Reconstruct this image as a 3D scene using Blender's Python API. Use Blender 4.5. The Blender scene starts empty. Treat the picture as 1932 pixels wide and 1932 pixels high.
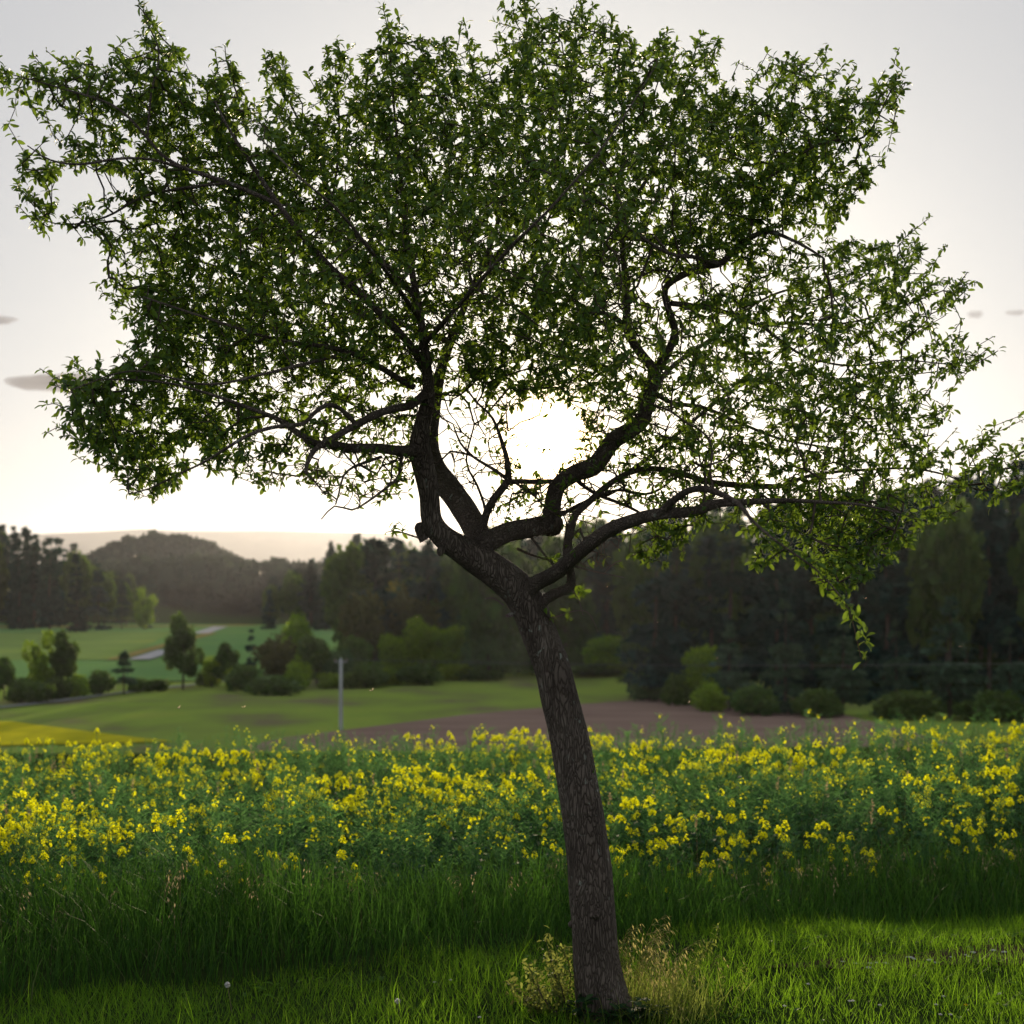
import bpy, math, random
import numpy as np
from mathutils import Vector, Matrix
rng = np.random.default_rng(7)
random.seed(7)
S = bpy.context.scene
COL = S.collection

# ------------------------------------------------------------------ camera, sky, sun, exposure
F, CX, HY, EYE = 2817.5, 966.0, 1150.0, 1.62       # lens in photo units, horizon height, eye height
cam_d = bpy.data.cameras.new('camera')
cam = bpy.data.objects.new('camera', cam_d); COL.objects.link(cam)
cam.location = (0, 0, EYE); cam.rotation_euler = (math.pi/2, 0, 0)
cam_d.sensor_fit = 'HORIZONTAL'; cam_d.sensor_width = 24.0; cam_d.lens = 35.0
cam_d.shift_y = (HY-966.0)/1932.0
cam_d.clip_start = 0.05; cam_d.clip_end = 25000
cam_d.dof.use_dof = True; cam_d.dof.focus_distance = 5.9; cam_d.dof.aperture_fstop = 2.2
S.camera = cam

SUN_EL, SUN_AZ = math.radians(6.35), math.radians(1.4)     # azimuth from +Y towards +X
SUN_DIR = Vector((math.sin(SUN_AZ)*math.cos(SUN_EL), math.cos(SUN_AZ)*math.cos(SUN_EL), math.sin(SUN_EL)))
W = bpy.data.worlds.new('World'); S.world = W; W.use_nodes = True
nt = W.node_tree; nt.nodes.clear()
def wn(t, **kw):
    n = nt.nodes.new(t)
    for k, v in kw.items(): setattr(n, k, v)
    return n
out = wn('ShaderNodeOutputWorld'); bg = wn('ShaderNodeBackground')
sky = wn('ShaderNodeTexSky', sky_type='NISHITA', sun_disc=False, sun_elevation=SUN_EL, sun_rotation=SUN_AZ,
         air_density=1.0, dust_density=0.3, ozone_density=1.0, altitude=400)
hsv = wn('ShaderNodeHueSaturation'); hsv.inputs['Saturation'].default_value = 0.75; hsv.inputs['Value'].default_value = 0.34
nt.links.new(sky.outputs[0], hsv.inputs['Color'])
tc = wn('ShaderNodeTexCoord')
dot = wn('ShaderNodeVectorMath', operation='DOT_PRODUCT'); dot.inputs[1].default_value = SUN_DIR
nrm = wn('ShaderNodeVectorMath', operation='NORMALIZE')
nt.links.new(tc.outputs['Generated'], nrm.inputs[0]); nt.links.new(nrm.outputs[0], dot.inputs[0])
ac = wn('ShaderNodeMath', operation='ARCCOSINE'); 
cl = wn('ShaderNodeMath', operation='MINIMUM'); cl.inputs[1].default_value = 0.9999999
nt.links.new(dot.outputs['Value'], cl.inputs[0]); nt.links.new(cl.outputs[0], ac.inputs[0])
acc = hsv.outputs[0]
def lobe(width, power, colour):
    """light scattered round the sun by thin high cloud: exp(-(angle/width)^power)"""
    global acc
    a = wn('ShaderNodeMath', operation='DIVIDE'); a.inputs[1].default_value = math.radians(width); nt.links.new(ac.outputs[0], a.inputs[0])
    p = wn('ShaderNodeMath', operation='POWER'); p.inputs[1].default_value = power; nt.links.new(a.outputs[0], p.inputs[0])
    m = wn('ShaderNodeMath', operation='MULTIPLY'); m.inputs[1].default_value = -1; nt.links.new(p.outputs[0], m.inputs[0])
    e = wn('ShaderNodeMath', operation='EXPONENT'); nt.links.new(m.outputs[0], e.inputs[0])
    s = wn('ShaderNodeVectorMath', operation='SCALE'); s.inputs[0].default_value = colour; nt.links.new(e.outputs[0], s.inputs['Scale'])
    ad = wn('ShaderNodeVectorMath', operation='ADD'); nt.links.new(acc, ad.inputs[0]); nt.links.new(s.outputs[0], ad.inputs[1])
    acc = ad.outputs[0]
lobe(400.0, 2.0, (7.0, 7.05, 7.35))          # the even veil of thin cloud
lobe(15.0, 2.2, (7.6, 7.2, 5.9))
lobe(6.5, 1.3, (7.0, 4.6, 0.4))
lobe(1.15, 2.0, (300.0, 190.0, 70.0))
nt.links.new(acc, bg.inputs['Color']); bg.inputs['Strength'].default_value = 0.05
nt.links.new(bg.outputs[0], out.inputs['Surface'])

sun_d = bpy.data.lights.new('sun', 'SUN'); sun_d.energy = 5.0; sun_d.angle = math.radians(0.53); sun_d.color = (1.0, 0.80, 0.52)
sun = bpy.data.objects.new('sun', sun_d); COL.objects.link(sun)
sun.rotation_euler = (-SUN_DIR).to_track_quat('-Z', 'Y').to_euler()
S.view_settings.view_transform = 'Standard'; S.view_settings.look = 'None'
S.view_settings.gamma = 1.0; S.view_settings.use_curve_mapping = False
S.view_settings.exposure = 0.42
S.render.engine = 'CYCLES'
S.cycles.use_denoising = True
S.cycles.max_bounces = 8; S.cycles.transparent_max_bounces = 16; S.cycles.volume_bounces = 0
S.cycles.sample_clamp_indirect = 6.0

# ------------------------------------------------------------------ helpers
def P(px, py, D):
    """the place that is seen at (px, py) of the photograph at the distance D"""
    return np.array([(px-CX)/F*D, D, EYE-(py-HY)/F*D])
def to_px(p):
    p = np.asarray(p); return CX+p[..., 0]/p[..., 1]*F, HY-(p[..., 2]-EYE)/p[..., 1]*F
def sm(a, b, x):
    t = np.clip((np.asarray(x, float)-a)/(b-a), 0, 1); return t*t*(3-2*t)
def norm(v): return v/np.maximum(np.linalg.norm(v, axis=-1, keepdims=True), 1e-9)

def mesh(name, v, faces, mat=None, smooth=False, attr=None, mats=None, midx=None):
    """faces: list of int arrays (n,3) / (n,4)"""
    me = bpy.data.meshes.new(name)
    v = np.ascontiguousarray(v, np.float32)
    faces = [np.asarray(f, np.int32) for f in (faces if isinstance(faces, list) else [faces]) if len(f)]
    me.vertices.add(len(v)); me.vertices.foreach_set('co', v.ravel())
    nl = sum(f.size for f in faces); nf = sum(len(f) for f in faces)
    me.loops.add(nl); me.polygons.add(nf)
    me.loops.foreach_set('vertex_index', np.concatenate([f.ravel() for f in faces]))
    tot = np.concatenate([np.full(len(f), f.shape[1], np.int32) for f in faces])
    me.polygons.foreach_set('loop_start', np.concatenate([[0], np.cumsum(tot)[:-1]]).astype(np.int32))
    if smooth: me.polygons.foreach_set('use_smooth', np.ones(nf, bool))
    for m in (mats or ([mat] if mat else [])): me.materials.append(m)
    if midx is not None: me.polygons.foreach_set('material_index', np.asarray(midx, np.int32))
    if attr is not None:
        a = me.attributes.new('rnd', 'FLOAT', 'POINT'); a.data.foreach_set('value', np.ascontiguousarray(attr, np.float32))
    me.update(calc_edges=True)
    return me
def obj(name, me, parent=None, loc=None):
    o = bpy.data.objects.new(name, me); COL.objects.link(o)
    if parent is not None: o.parent = parent
    if loc is not None: o.location = loc
    return o
def tag(o, label=None, cat=None, group=None, kind=None):
    for k, v in (('label', label), ('category', cat), ('group', group), ('kind', kind)):
        if v: o[k] = v
    return o
def thing(name, label, cat, loc=(0, 0, 0), group=None):
    o = bpy.data.objects.new(name, None); COL.objects.link(o); o.location = loc; o.empty_display_size = 0.1
    return tag(o, label, cat, group)
def copy_tree(o, parent=None):
    c = o.copy(); COL.objects.link(c); c.parent = parent
    for ch in o.children: copy_tree(ch, c)
    return c

def tube(pts, rad, sides=8, cap=True, lump=0.0, seed=0):
    pts = np.asarray(pts, float); rad = np.asarray(rad, float); n = len(pts)
    t = norm(np.gradient(pts, axis=0))
    ref = np.array([0.0, 1.0, 0.0]) if abs(t[0, 1]) < 0.9 else np.array([1.0, 0, 0])
    u = np.zeros((n, 3)); u0 = norm(np.cross(ref, t[0]))
    for i in range(n):
        u0 = norm(u0-t[i]*np.dot(u0, t[i])); u[i] = u0
    w = np.cross(t, u)
    a = np.linspace(0, 2*np.pi, sides, endpoint=False)
    r = rad[:, None]*np.ones((1, sides))
    if lump:
        L = np.concatenate([[0], np.cumsum(np.linalg.norm(np.diff(pts, axis=0), axis=1))])[:, None]
        A = a[None, :]; k = seed*1.7
        nz = 0.5*np.sin(2*A+3.1*L+k)+0.4*np.sin(3*A-5.3*L+2*k)+0.35*np.sin(5*A+9*L+k)+0.3*np.sin(23*L+A+k)+0.25*np.sin(7*A-17*L+3*k)+0.2*np.sin(11*A+31*L)
        r = r*(1+lump*nz)
    v = pts[:, None, :]+r[..., None]*(np.cos(a)[None, :, None]*u[:, None, :]+np.sin(a)[None, :, None]*w[:, None, :])
    v = v.reshape(-1, 3)
    i = np.arange(n-1)[:, None]*sides; j = np.arange(sides)[None, :]; j2 = (j+1) % sides
    q = np.stack([i+j, i+j2, i+sides+j2, i+sides+j], -1).reshape(-1, 4)
    fs = [q]
    if cap:
        v = np.vstack([v, pts[-1]+t[-1]*rad[-1]*0.4])
        k = len(v)-1; b = (n-1)*sides
        fs.append(np.stack([b+np.arange(sides), b+(np.arange(sides)+1) % sides, np.full(sides, k)], -1))
    return v, fs
def join(parts):
    """[(v, [faces], value)] -> one mesh's arrays"""
    V, Q, T, A, off = [], [], [], [], 0
    for p in parts:
        v, fs = p[0], p[1]; val = p[2] if len(p) > 2 else 0.5
        for f in fs:
            if len(f): (Q if f.shape[1] == 4 else T).append(f+off)
        V.append(v); A.append(np.full(len(v), val) if np.isscalar(val) else val); off += len(v)
    fs = ([np.vstack(Q)] if Q else [])+([np.vstack(T)] if T else [])
    return np.vstack(V), fs, np.concatenate(A)
def spline(ctrl, step):
    """resample a Catmull-Rom curve through ctrl (n,k) at about step metres of its first three columns"""
    c = np.asarray(ctrl, float); c = np.vstack([2*c[0]-c[1], c, 2*c[-1]-c[-2]])
    o = []
    for i in range(1, len(c)-2):
        m = max(2, int(np.linalg.norm((c[i+1]-c[i])[:3])/step))
        t = np.linspace(0, 1, m, endpoint=False)[:, None]
        o.append(0.5*((2*c[i])+(-c[i-1]+c[i+1])*t+(2*c[i-1]-5*c[i]+4*c[i+1]-c[i+2])*t**2+(-c[i-1]+3*c[i]-3*c[i+1]+c[i+2])*t**3))
    o.append(c[-2:-1]); return np.vstack(o)
def scatter(tv, tf, pos, X, Y, Z, scale, val=None):
    """copies of a small template (tv, [faces]) placed with axes X, Y, Z (n,3)"""
    n = len(pos); m = len(tv); s = np.asarray(scale, float).reshape(n, -1, 1) if np.ndim(scale) else np.full((n, 1, 1), scale)
    tl = tv[None]*(s if s.shape[1] == 1 else s.reshape(n, 1, -1))
    v = pos[:, None]+tl[..., 0:1]*X[:, None]+tl[..., 1:2]*Y[:, None]+tl[..., 2:3]*Z[:, None]
    off = (np.arange(n)*m)[:, None, None]
    fs = [(f[None]+off).reshape(-1, f.shape[1]) for f in tf]
    a = np.repeat(rng.random(n) if val is None else val, m)
    return v.reshape(-1, 3), fs, a
def frame(z, up=None):
    """axes with Y along z (n,3) and Z near up"""
    y = norm(z); up = np.tile([0, 0, 1.0], (len(y), 1)) if up is None else up
    x = norm(np.cross(y, up)+1e-6); return x, y, np.cross(x, y)

# ------------------------------------------------------------------ materials
def new_mat(name):
    m = bpy.data.materials.new(name); m.use_nodes = True; t = m.node_tree; t.nodes.clear()
    return m, t, t.nodes.new('ShaderNodeOutputMaterial')
def ramp(t, stops):
    r = t.nodes.new('ShaderNodeValToRGB'); e = r.color_ramp.elements
    while len(e) < len(stops): e.new(0.5)
    for k, (p, c) in zip(e, stops): k.position = p; k.color = (*c, 1)
    return r
def leafy(name, stops, trans, tw=0.4, rough=0.7, spec=0.06, obj_var=0.0):
    """two-sided plant tissue: reflects one colour, lets another through"""
    m, t, o = new_mat(name); L = t.links
    at = t.nodes.new('ShaderNodeAttribute'); at.attribute_name = 'rnd'
    r = ramp(t, stops); L.new(at.outputs['Fac'], r.inputs[0])
    col = r.outputs[0]
    if obj_var:
        oi = t.nodes.new('ShaderNodeObjectInfo'); h = t.nodes.new('ShaderNodeHueSaturation')
        a = t.nodes.new('ShaderNodeMapRange'); a.inputs[3].default_value = 1-obj_var; a.inputs[4].default_value = 1+obj_var
        L.new(oi.outputs['Random'], a.inputs[0]); L.new(a.outputs[0], h.inputs['Value'])
        b = t.nodes.new('ShaderNodeMapRange'); b.inputs[3].default_value = 0.5-obj_var*0.06; b.inputs[4].default_value = 0.5+obj_var*0.06
        f = t.nodes.new('ShaderNodeMath'); f.operation = 'FRACT'; g = t.nodes.new('ShaderNodeMath'); g.operation = 'MULTIPLY'; g.inputs[1].default_value = 7.31
        L.new(oi.outputs['Random'], g.inputs[0]); L.new(g.outputs[0], f.inputs[0]); L.new(f.outputs[0], b.inputs[0]); L.new(b.outputs[0], h.inputs['Hue'])
        L.new(col, h.inputs['Color']); col = h.outputs[0]
    p = t.nodes.new('ShaderNodeBsdfPrincipled'); p.inputs['Roughness'].default_value = rough
    p.inputs['Specular IOR Level'].default_value = spec; L.new(col, p.inputs['Base Color'])
    tr = t.nodes.new('ShaderNodeBsdfTranslucent')
    mx = t.nodes.new('ShaderNodeMix'); mx.data_type = 'RGBA'; mx.blend_type = 'MULTIPLY'; mx.inputs['Factor'].default_value = 1
    mu = t.nodes.new('ShaderNodeMapRange'); mu.inputs[3].default_value = 0.7; mu.inputs[4].default_value = 1.3
    L.new(at.outputs['Fac'], mu.inputs[0])
    sc = t.nodes.new('ShaderNodeVectorMath'); sc.operation = 'SCALE'; sc.inputs[0].default_value = trans; L.new(mu.outputs[0], sc.inputs['Scale'])
    L.new(sc.outputs[0], tr.inputs['Color'])
    ms = t.nodes.new('ShaderNodeMixShader'); ms.inputs[0].default_value = tw
    L.new(p.outputs[0], ms.inputs[1]); L.new(tr.outputs[0], ms.inputs[2]); L.new(ms.outputs[0], o.inputs[0])
    return m
def noisy(name, stops, scale=1.0, rough=0.9, bump=0.0, stretch=(1, 1, 1), detail=6, coord='Object', bscale=None):
    m, t, o = new_mat(name); L = t.links
    c = t.nodes.new('ShaderNodeTexCoord'); mp = t.nodes.new('ShaderNodeMapping'); mp.inputs['Scale'].default_value = stretch
    L.new(c.outputs[coord], mp.inputs[0])
    n = t.nodes.new('ShaderNodeTexNoise'); n.inputs['Scale'].default_value = scale; n.inputs['Detail'].default_value = detail
    L.new(mp.outputs[0], n.inputs[0]); r = ramp(t, stops); L.new(n.outputs[0], r.inputs[0])
    p = t.nodes.new('ShaderNodeBsdfPrincipled'); p.inputs['Roughness'].default_value = rough; p.inputs['Specular IOR Level'].default_value = 0.0 if rough > 0.6 else 0.3
    L.new(r.outputs[0], p.inputs['Base Color'])
    if bump:
        n2 = t.nodes.new('ShaderNodeTexNoise'); n2.inputs['Scale'].default_value = bscale or scale*4; n2.inputs['Detail'].default_value = 8; L.new(mp.outputs[0], n2.inputs[0])
        b = t.nodes.new('ShaderNodeBump'); b.inputs['Strength'].default_value = 0.8; b.inputs['Distance'].default_value = bump
        L.new(n2.outputs[0], b.inputs['Height']); L.new(b.outputs[0], p.inputs['Normal'])
    L.new(p.outputs[0], o.inputs[0]); return m

def bark_material(name='plum_bark', gz=0.20, fis=0.8):
    m, t, o = new_mat(name); L = t.links; N = t.nodes.new
    c = N('ShaderNodeTexCoord')
    def nz(scale, stretch, detail=8, rough=0.6):
        mp = N('ShaderNodeMapping'); mp.inputs['Scale'].default_value = stretch; L.new(c.outputs['Object'], mp.inputs[0])
        n = N('ShaderNodeTexNoise'); n.inputs['Scale'].default_value = scale; n.inputs['Detail'].default_value = detail; n.inputs['Roughness'].default_value = rough
        L.new(mp.outputs[0], n.inputs[0]); return n.outputs[0], mp
    base, _ = nz(9, (1, 1, 0.4)); r = ramp(t, [(0.3, (0.085, 0.068, 0.058)), (0.55, (0.15, 0.124, 0.106)), (0.75, (0.21, 0.182, 0.156))]); L.new(base, r.inputs[0])
    # fissures: stretched voronoi cells along the grain
    _, mp = nz(1, (1, 1, gz)); wv = N('ShaderNodeTexNoise'); wv.inputs['Scale'].default_value = 22; L.new(mp.outputs[0], wv.inputs[0])
    ad = N('ShaderNodeVectorMath'); ad.operation = 'MULTIPLY_ADD'; ad.inputs[1].default_value = (0.09, 0.09, 0.06); L.new(wv.outputs['Color'], ad.inputs[0]); L.new(mp.outputs[0], ad.inputs[2])
    vo = N('ShaderNodeTexVoronoi'); vo.feature = 'DISTANCE_TO_EDGE'; vo.inputs['Scale'].default_value = 84; L.new(ad.outputs[0], vo.inputs[0])
    fr = N('ShaderNodeMapRange'); fr.inputs[1].default_value = 0.0; fr.inputs[2].default_value = 0.22; L.new(vo.outputs['Distance'], fr.inputs[0])
    mx = N('ShaderNodeMix'); mx.data_type = 'RGBA'; mx.blend_type = 'MULTIPLY'; L.new(r.outputs[0], mx.inputs['A'])
    fc = ramp(t, [(0.0, (0.30, 0.27, 0.25)), (0.6, (1, 1, 1))]); L.new(fr.outputs[0], fc.inputs[0]); L.new(fc.outputs[0], mx.inputs['B']); mx.inputs['Factor'].default_value = fis
    # lichen flecks
    li, _ = nz(38, (1, 1, 0.8), 3, 0.5); lr = ramp(t, [(0.63, (0, 0, 0)), (0.70, (1, 1, 1))]); L.new(li, lr.inputs[0])
    li2, _ = nz(4, (1, 1, 1), 2); lr2 = ramp(t, [(0.45, (0, 0, 0)), (0.62, (1, 1, 1))]); L.new(li2, lr2.inputs[0])
    ml = N('ShaderNodeMath'); ml.operation = 'MULTIPLY'; L.new(lr.outputs[0], ml.inputs[0]); L.new(lr2.outputs[0], ml.inputs[1])
    m2 = N('ShaderNodeMix'); m2.data_type = 'RGBA'; L.new(ml.outputs[0], m2.inputs['Factor']); L.new(mx.outputs['Result'], m2.inputs['A']); m2.inputs['B'].default_value = (0.30, 0.33, 0.29, 1)
    p = N('ShaderNodeBsdfPrincipled'); p.inputs['Roughness'].default_value = 0.85; p.inputs['Specular IOR Level'].default_value = 0.2
    L.new(m2.outputs['Result'], p.inputs['Base Color'])
    fine, _ = nz(80, (1, 1, max(.3, gz)))
    sm_ = N('ShaderNodeMath'); sm_.operation = 'MULTIPLY_ADD'; sm_.inputs[1].default_value = 0.55; L.new(fine, sm_.inputs[0]); L.new(fr.outputs[0], sm_.inputs[2])
    b = N('ShaderNodeBump'); b.inputs['Strength'].default_value = 1.0; b.inputs['Distance'].default_value = 0.008; L.new(sm_.outputs[0], b.inputs['Height']); L.new(b.outputs[0], p.inputs['Normal'])
    L.new(p.outputs[0], o.inputs[0]); return m

M = {}
M['bark'] = bark_material(); M['limb_bark'] = bark_material('plum_limb_bark', 0.8, 0.35)
M['twig'] = noisy('plum_twig_bark', [(0.3, (0.045, 0.035, 0.028)), (0.7, (0.11, 0.09, 0.075))], 30, bump=0.001)
M['plum_leaf'] = leafy('plum_leaf', [(0.0, (0.034, 0.080, 0.022)), (0.45, (0.072, 0.145, 0.028)), (0.85, (0.125, 0.205, 0.032)), (1.0, (0.19, 0.20, 0.03))], (0.20, 0.31, 0.025), 0.40, 0.45, 0.25)
M['shrub_leaf'] = leafy('shrub_leaf', [(0.0, (0.05, 0.08, 0.025)), (1.0, (0.13, 0.16, 0.05))], (0.28, 0.32, 0.07), 0.45)
M['weed'] = leafy('weed_green', [(0.0, (0.05, 0.10, 0.02)), (1.0, (0.11, 0.17, 0.04))], (0.35, 0.42, 0.08), 0.5)
M['nettle'] = leafy('nettle_leaf', [(0.0, (0.018, 0.05, 0.022)), (1.0, (0.04, 0.085, 0.03))], (0.06, 0.13, 0.03), 0.3)
M['grass_tall'] = leafy('tall_grass_blade', [(0.0, (0.016, 0.055, 0.014)), (0.6, (0.032, 0.085, 0.016)), (0.95, (0.05, 0.11, 0.02)), (1.0, (0.13, 0.13, 0.06))], (0.07, 0.18, 0.02), 0.45, 0.6, 0.08)
M['grass_short'] = leafy('short_grass_blade', [(0.0, (0.028, 0.085, 0.014)), (0.6, (0.058, 0.145, 0.016)), (0.95, (0.09, 0.175, 0.02)), (1.0, (0.18, 0.16, 0.07))], (0.24, 0.46, 0.02), 0.45, 0.6, 0.08)
M['brome'] = leafy('brome_stalk', [(0.0, (0.13, 0.16, 0.05)), (0.6, (0.24, 0.24, 0.10)), (1.0, (0.36, 0.28, 0.16))], (0.5, 0.45, 0.16), 0.45)
M['dry'] = leafy('dry_grass_head', [(0.0, (0.17, 0.16, 0.08)), (1.0, (0.34, 0.29, 0.19))], (0.45, 0.36, 0.2), 0.4)
M['rape_green'] = leafy('rapeseed_stem_and_pod', [(0.0, (0.04, 0.115, 0.05)), (0.5, (0.07, 0.165, 0.07)), (1.0, (0.11, 0.215, 0.09))], (0.15, 0.34, 0.09), 0.42, 0.7, 0.06)
M['rape_leaf'] = leafy('rapeseed_leaf', [(0.0, (0.018, 0.060, 0.032)), (1.0, (0.040, 0.100, 0.048))], (0.06, 0.18, 0.05), 0.35, 0.7, 0.06)
M['petal'] = leafy('rapeseed_petal', [(0.0, (0.80, 0.75, 0.010)), (1.0, (0.86, 0.83, 0.02))], (0.95, 0.95, 0.010), 0.5, 0.7, 0.05)
M['white_petal'] = leafy('white_petal', [(0.0, (0.75, 0.75, 0.75)), (1.0, (0.8, 0.8, 0.8))], (0.6, 0.6, 0.6), 0.35)
M['yellow_petal'] = leafy('dandelion_petal', [(0.0, (0.7, 0.5, 0.02)), (1.0, (0.8, 0.6, 0.02))], (0.6, 0.45, 0.02), 0.35)
M['conifer'] = leafy('conifer_needles', [(0.0, (0.010, 0.034, 0.031)), (0.6, (0.018, 0.055, 0.047)), (1.0, (0.030, 0.078, 0.06))], (0.03, 0.06, 0.035), 0.25, 0.7, 0.1, 0.35)
M['pine_soft'] = leafy('young_pine_needles', [(0.0, (0.04, 0.085, 0.055)), (0.6, (0.06, 0.12, 0.075)), (1.0, (0.08, 0.15, 0.09))], (0.06, 0.12, 0.05), 0.25, 0.7, 0.1, 0.2)
M['broad'] = leafy('woodland_leaf', [(0.0, (0.034, 0.072, 0.022)), (0.6, (0.066, 0.122, 0.032)), (1.0, (0.10, 0.165, 0.042))], (0.13, 0.21, 0.03), 0.3, 0.6, 0.15, 0.35)
M['farwood'] = leafy('far_wood_leaf', [(0.0, (0.018, 0.036, 0.028)), (0.6, (0.030, 0.052, 0.038)), (1.0, (0.048, 0.072, 0.046))], (0.05, 0.07, 0.04), 0.25)
M['fresh'] = leafy('fresh_spring_leaf', [(0.0, (0.09, 0.18, 0.02)), (0.6, (0.16, 0.27, 0.026)), (1.0, (0.21, 0.32, 0.036))], (0.34, 0.48, 0.03), 0.35, 0.6, 0.15, 0.2)
M['greyleaf'] = leafy('grey_green_leaf', [(0.0, (0.06, 0.12, 0.05)), (0.6, (0.10, 0.175, 0.07)), (1.0, (0.14, 0.21, 0.085))], (0.10, 0.17, 0.04), 0.3, 0.6, 0.15, 0.2)
M['redleaf'] = leafy('bronze_leaf', [(0.0, (0.045, 0.055, 0.02)), (0.6, (0.08, 0.09, 0.032)), (1.0, (0.11, 0.12, 0.04))], (0.12, 0.11, 0.02), 0.3, 0.6, 0.15, 0.2)
M['trunk'] = noisy('far_trunk', [(0.3, (0.05, 0.042, 0.036)), (0.7, (0.12, 0.10, 0.085))], 3)
M['soil'] = noisy('ground_soil_and_turf', [(0.3, (0.016, 0.030, 0.010)), (0.6, (0.030, 0.050, 0.014)), (0.8, (0.05, 0.06, 0.022))], 5, bump=0.01)
M['meadow'] = noisy('meadow_grass', [(0.33, (0.155, 0.150, 0.080)), (0.43, (0.170, 0.225, 0.058)), (0.58, (0.20, 0.29, 0.055)), (0.75, (0.235, 0.30, 0.06))], 0.10, bump=0.12, stretch=(1, 0.55, 1), detail=5, bscale=1.5)
M['crop'] = noisy('far_green_crop', [(0.3, (0.12, 0.24, 0.085)), (0.6, (0.145, 0.275, 0.085)), (0.8, (0.18, 0.28, 0.075))], 0.04, bump=0.1, bscale=1.2)
M['crop2'] = noisy('far_olive_crop', [(0.3, (0.14, 0.22, 0.065)), (0.6, (0.18, 0.27, 0.07)), (0.8, (0.28, 0.28, 0.055))], 0.05, bump=0.1, bscale=1.2)
M['yellow_crop'] = noisy('far_flowering_rapeseed', [(0.3, (0.30, 0.31, 0.02)), (0.7, (0.50, 0.46, 0.02))], 0.5, bump=0.12, bscale=2.0)
M['stubble'] = noisy('straw_strip', [(0.3, (0.20, 0.18, 0.06)), (0.7, (0.32, 0.26, 0.09))], 0.2, bump=0.1, bscale=2)
M['plough'] = noisy('ploughed_earth', [(0.3, (0.19, 0.135, 0.11)), (0.7, (0.25, 0.18, 0.15))], 0.25, bump=0.2, stretch=(0.3, 1, 1), bscale=1.6)
M['gravel'] = noisy('pale_track', [(0.3, (0.32, 0.33, 0.34)), (0.7, (0.45, 0.46, 0.47))], 1.5, bump=0.02)
M['earth'] = noisy('bare_earth', [(0.3, (0.035, 0.025, 0.018)), (0.7, (0.075, 0.055, 0.04))], 9, bump=0.012, bscale=40)
M['stone'] = noisy('pale_stone', [(0.3, (0.30, 0.31, 0.33)), (0.7, (0.5, 0.51, 0.53))], 20, bump=0.002)
M['pole'] = noisy('weathered_pole', [(0.3, (0.30, 0.33, 0.34)), (0.7, (0.42, 0.45, 0.46))], 2, stretch=(6, 6, 0.6), bump=0.01)
M['wire'] = noisy('wire_aluminium', [(0.3, (0.16, 0.17, 0.18)), (0.7, (0.22, 0.23, 0.24))], 4, rough=0.9)
M['ceramic'] = noisy('insulator_ceramic', [(0.3, (0.28, 0.2, 0.16)), (0.7, (0.34, 0.25, 0.2))], 6, rough=0.3)
M['ridge'] = noisy('far_wooded_ridge', [(0.3, (0.03, 0.045, 0.03)), (0.7, (0.05, 0.065, 0.04))], 0.01, bump=4, bscale=0.05)
M['wing'] = leafy('insect_wing', [(0.0, (0.6, 0.5, 0.4)), (1.0, (0.7, 0.6, 0.5))], (0.9, 0.7, 0.45), 0.6)
M['insect'] = noisy('insect_body', [(0.3, (0.10, 0.07, 0.04)), (0.7, (0.2, 0.14, 0.08))], 300)
M['box'] = noisy('grey_blue_plastic', [(0.3, (0.16, 0.18, 0.24)), (0.7, (0.22, 0.24, 0.30))], 3)

# ------------------------------------------------------------------ terrain
ZV = -9.0
def ground_z(x, y):
    x = np.asarray(x, float); y = np.asarray(y, float)
    z = -0.28*sm(7.2, 9.3, y)-0.05*sm(9, 16, y)+0.024*np.clip(x, -12, 12)*sm(7.5, 13, y)
    slope = np.interp(y, [16, 60, 108, 125], [0, -3.75, ZV+0.33+0.15, ZV+0.33]); z = z+slope-0.024*np.clip(x, -12, 12)*sm(30, 108, y)
    z = z+np.clip(y-213, 0, 260)*0.0211                                     # the far fields climb gently
    z = z+(10.5*sm(0, 1, (y-(190-36*sm(5, 45, x)))/125.0)*sm(-48, 5, x)-np.clip(y-213, 0, 260)*0.0211*sm(-48, 0, x))   # wooded hill on the right
    z = z+8*sm(20, 120, x)*sm(170, 300, y)
    z = z+28*np.exp(-(((x+235)/75.0)**2))*sm(450, 580, y)*(1-sm(600, 740, y))                    # wooded hill on the left
    near = 0.012*np.sin(3.1*x+1.7*y)*np.cos(2.3*y-1.1*x)+0.008*np.sin(7.3*x+2)*np.sin(6.1*y)
    return z+near*(1-sm(9, 20, y))
def dome_z(x, y):
    return 45.0*np.exp(-((x-(312-CX)/F*1150)/74.0)**2-((y-1150)/150.0)**2)+12.0*np.exp(-((x+170)/110.0)**2-((y-820)/70.0)**2)
_g = ground_z
def ground_z(x, y): return _g(x, y)+dome_z(np.asarray(x, float), np.asarray(y, float))
def Dg(py):
    """distance at which the valley floor is seen at photo height py"""
    py = np.asarray(py, float); a = (EYE-ZV)*F/np.maximum(py-HY, 1)
    b = (EYE-ZV+0.0211*213)/((py-HY)/F+0.0211)
    return np.where(a > 213, b, a)
ys = np.concatenate([np.linspace(-30, 3, 8), np.linspace(3.4, 16, 70), np.geomspace(16.5, 125, 40), np.linspace(128, 330, 50), np.linspace(338, 1500, 90), np.geomspace(1550, 9600, 12)])
us = np.linspace(-1, 1, 141)
gx = us[None, :]*(9+0.95*np.maximum(ys, 0))[:, None]; gy = np.repeat(ys[:, None], len(us), 1)
gv = np.stack([gx, gy, ground_z(gx, gy)], -1).reshape(-1, 3)
def grid_faces(nr, nc):
    i = np.arange(nr-1)[:, None]*nc+np.arange(nc-1)[None, :]
    return np.stack([i, i+1, i+nc+1, i+nc], -1).reshape(-1, 4)
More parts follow.
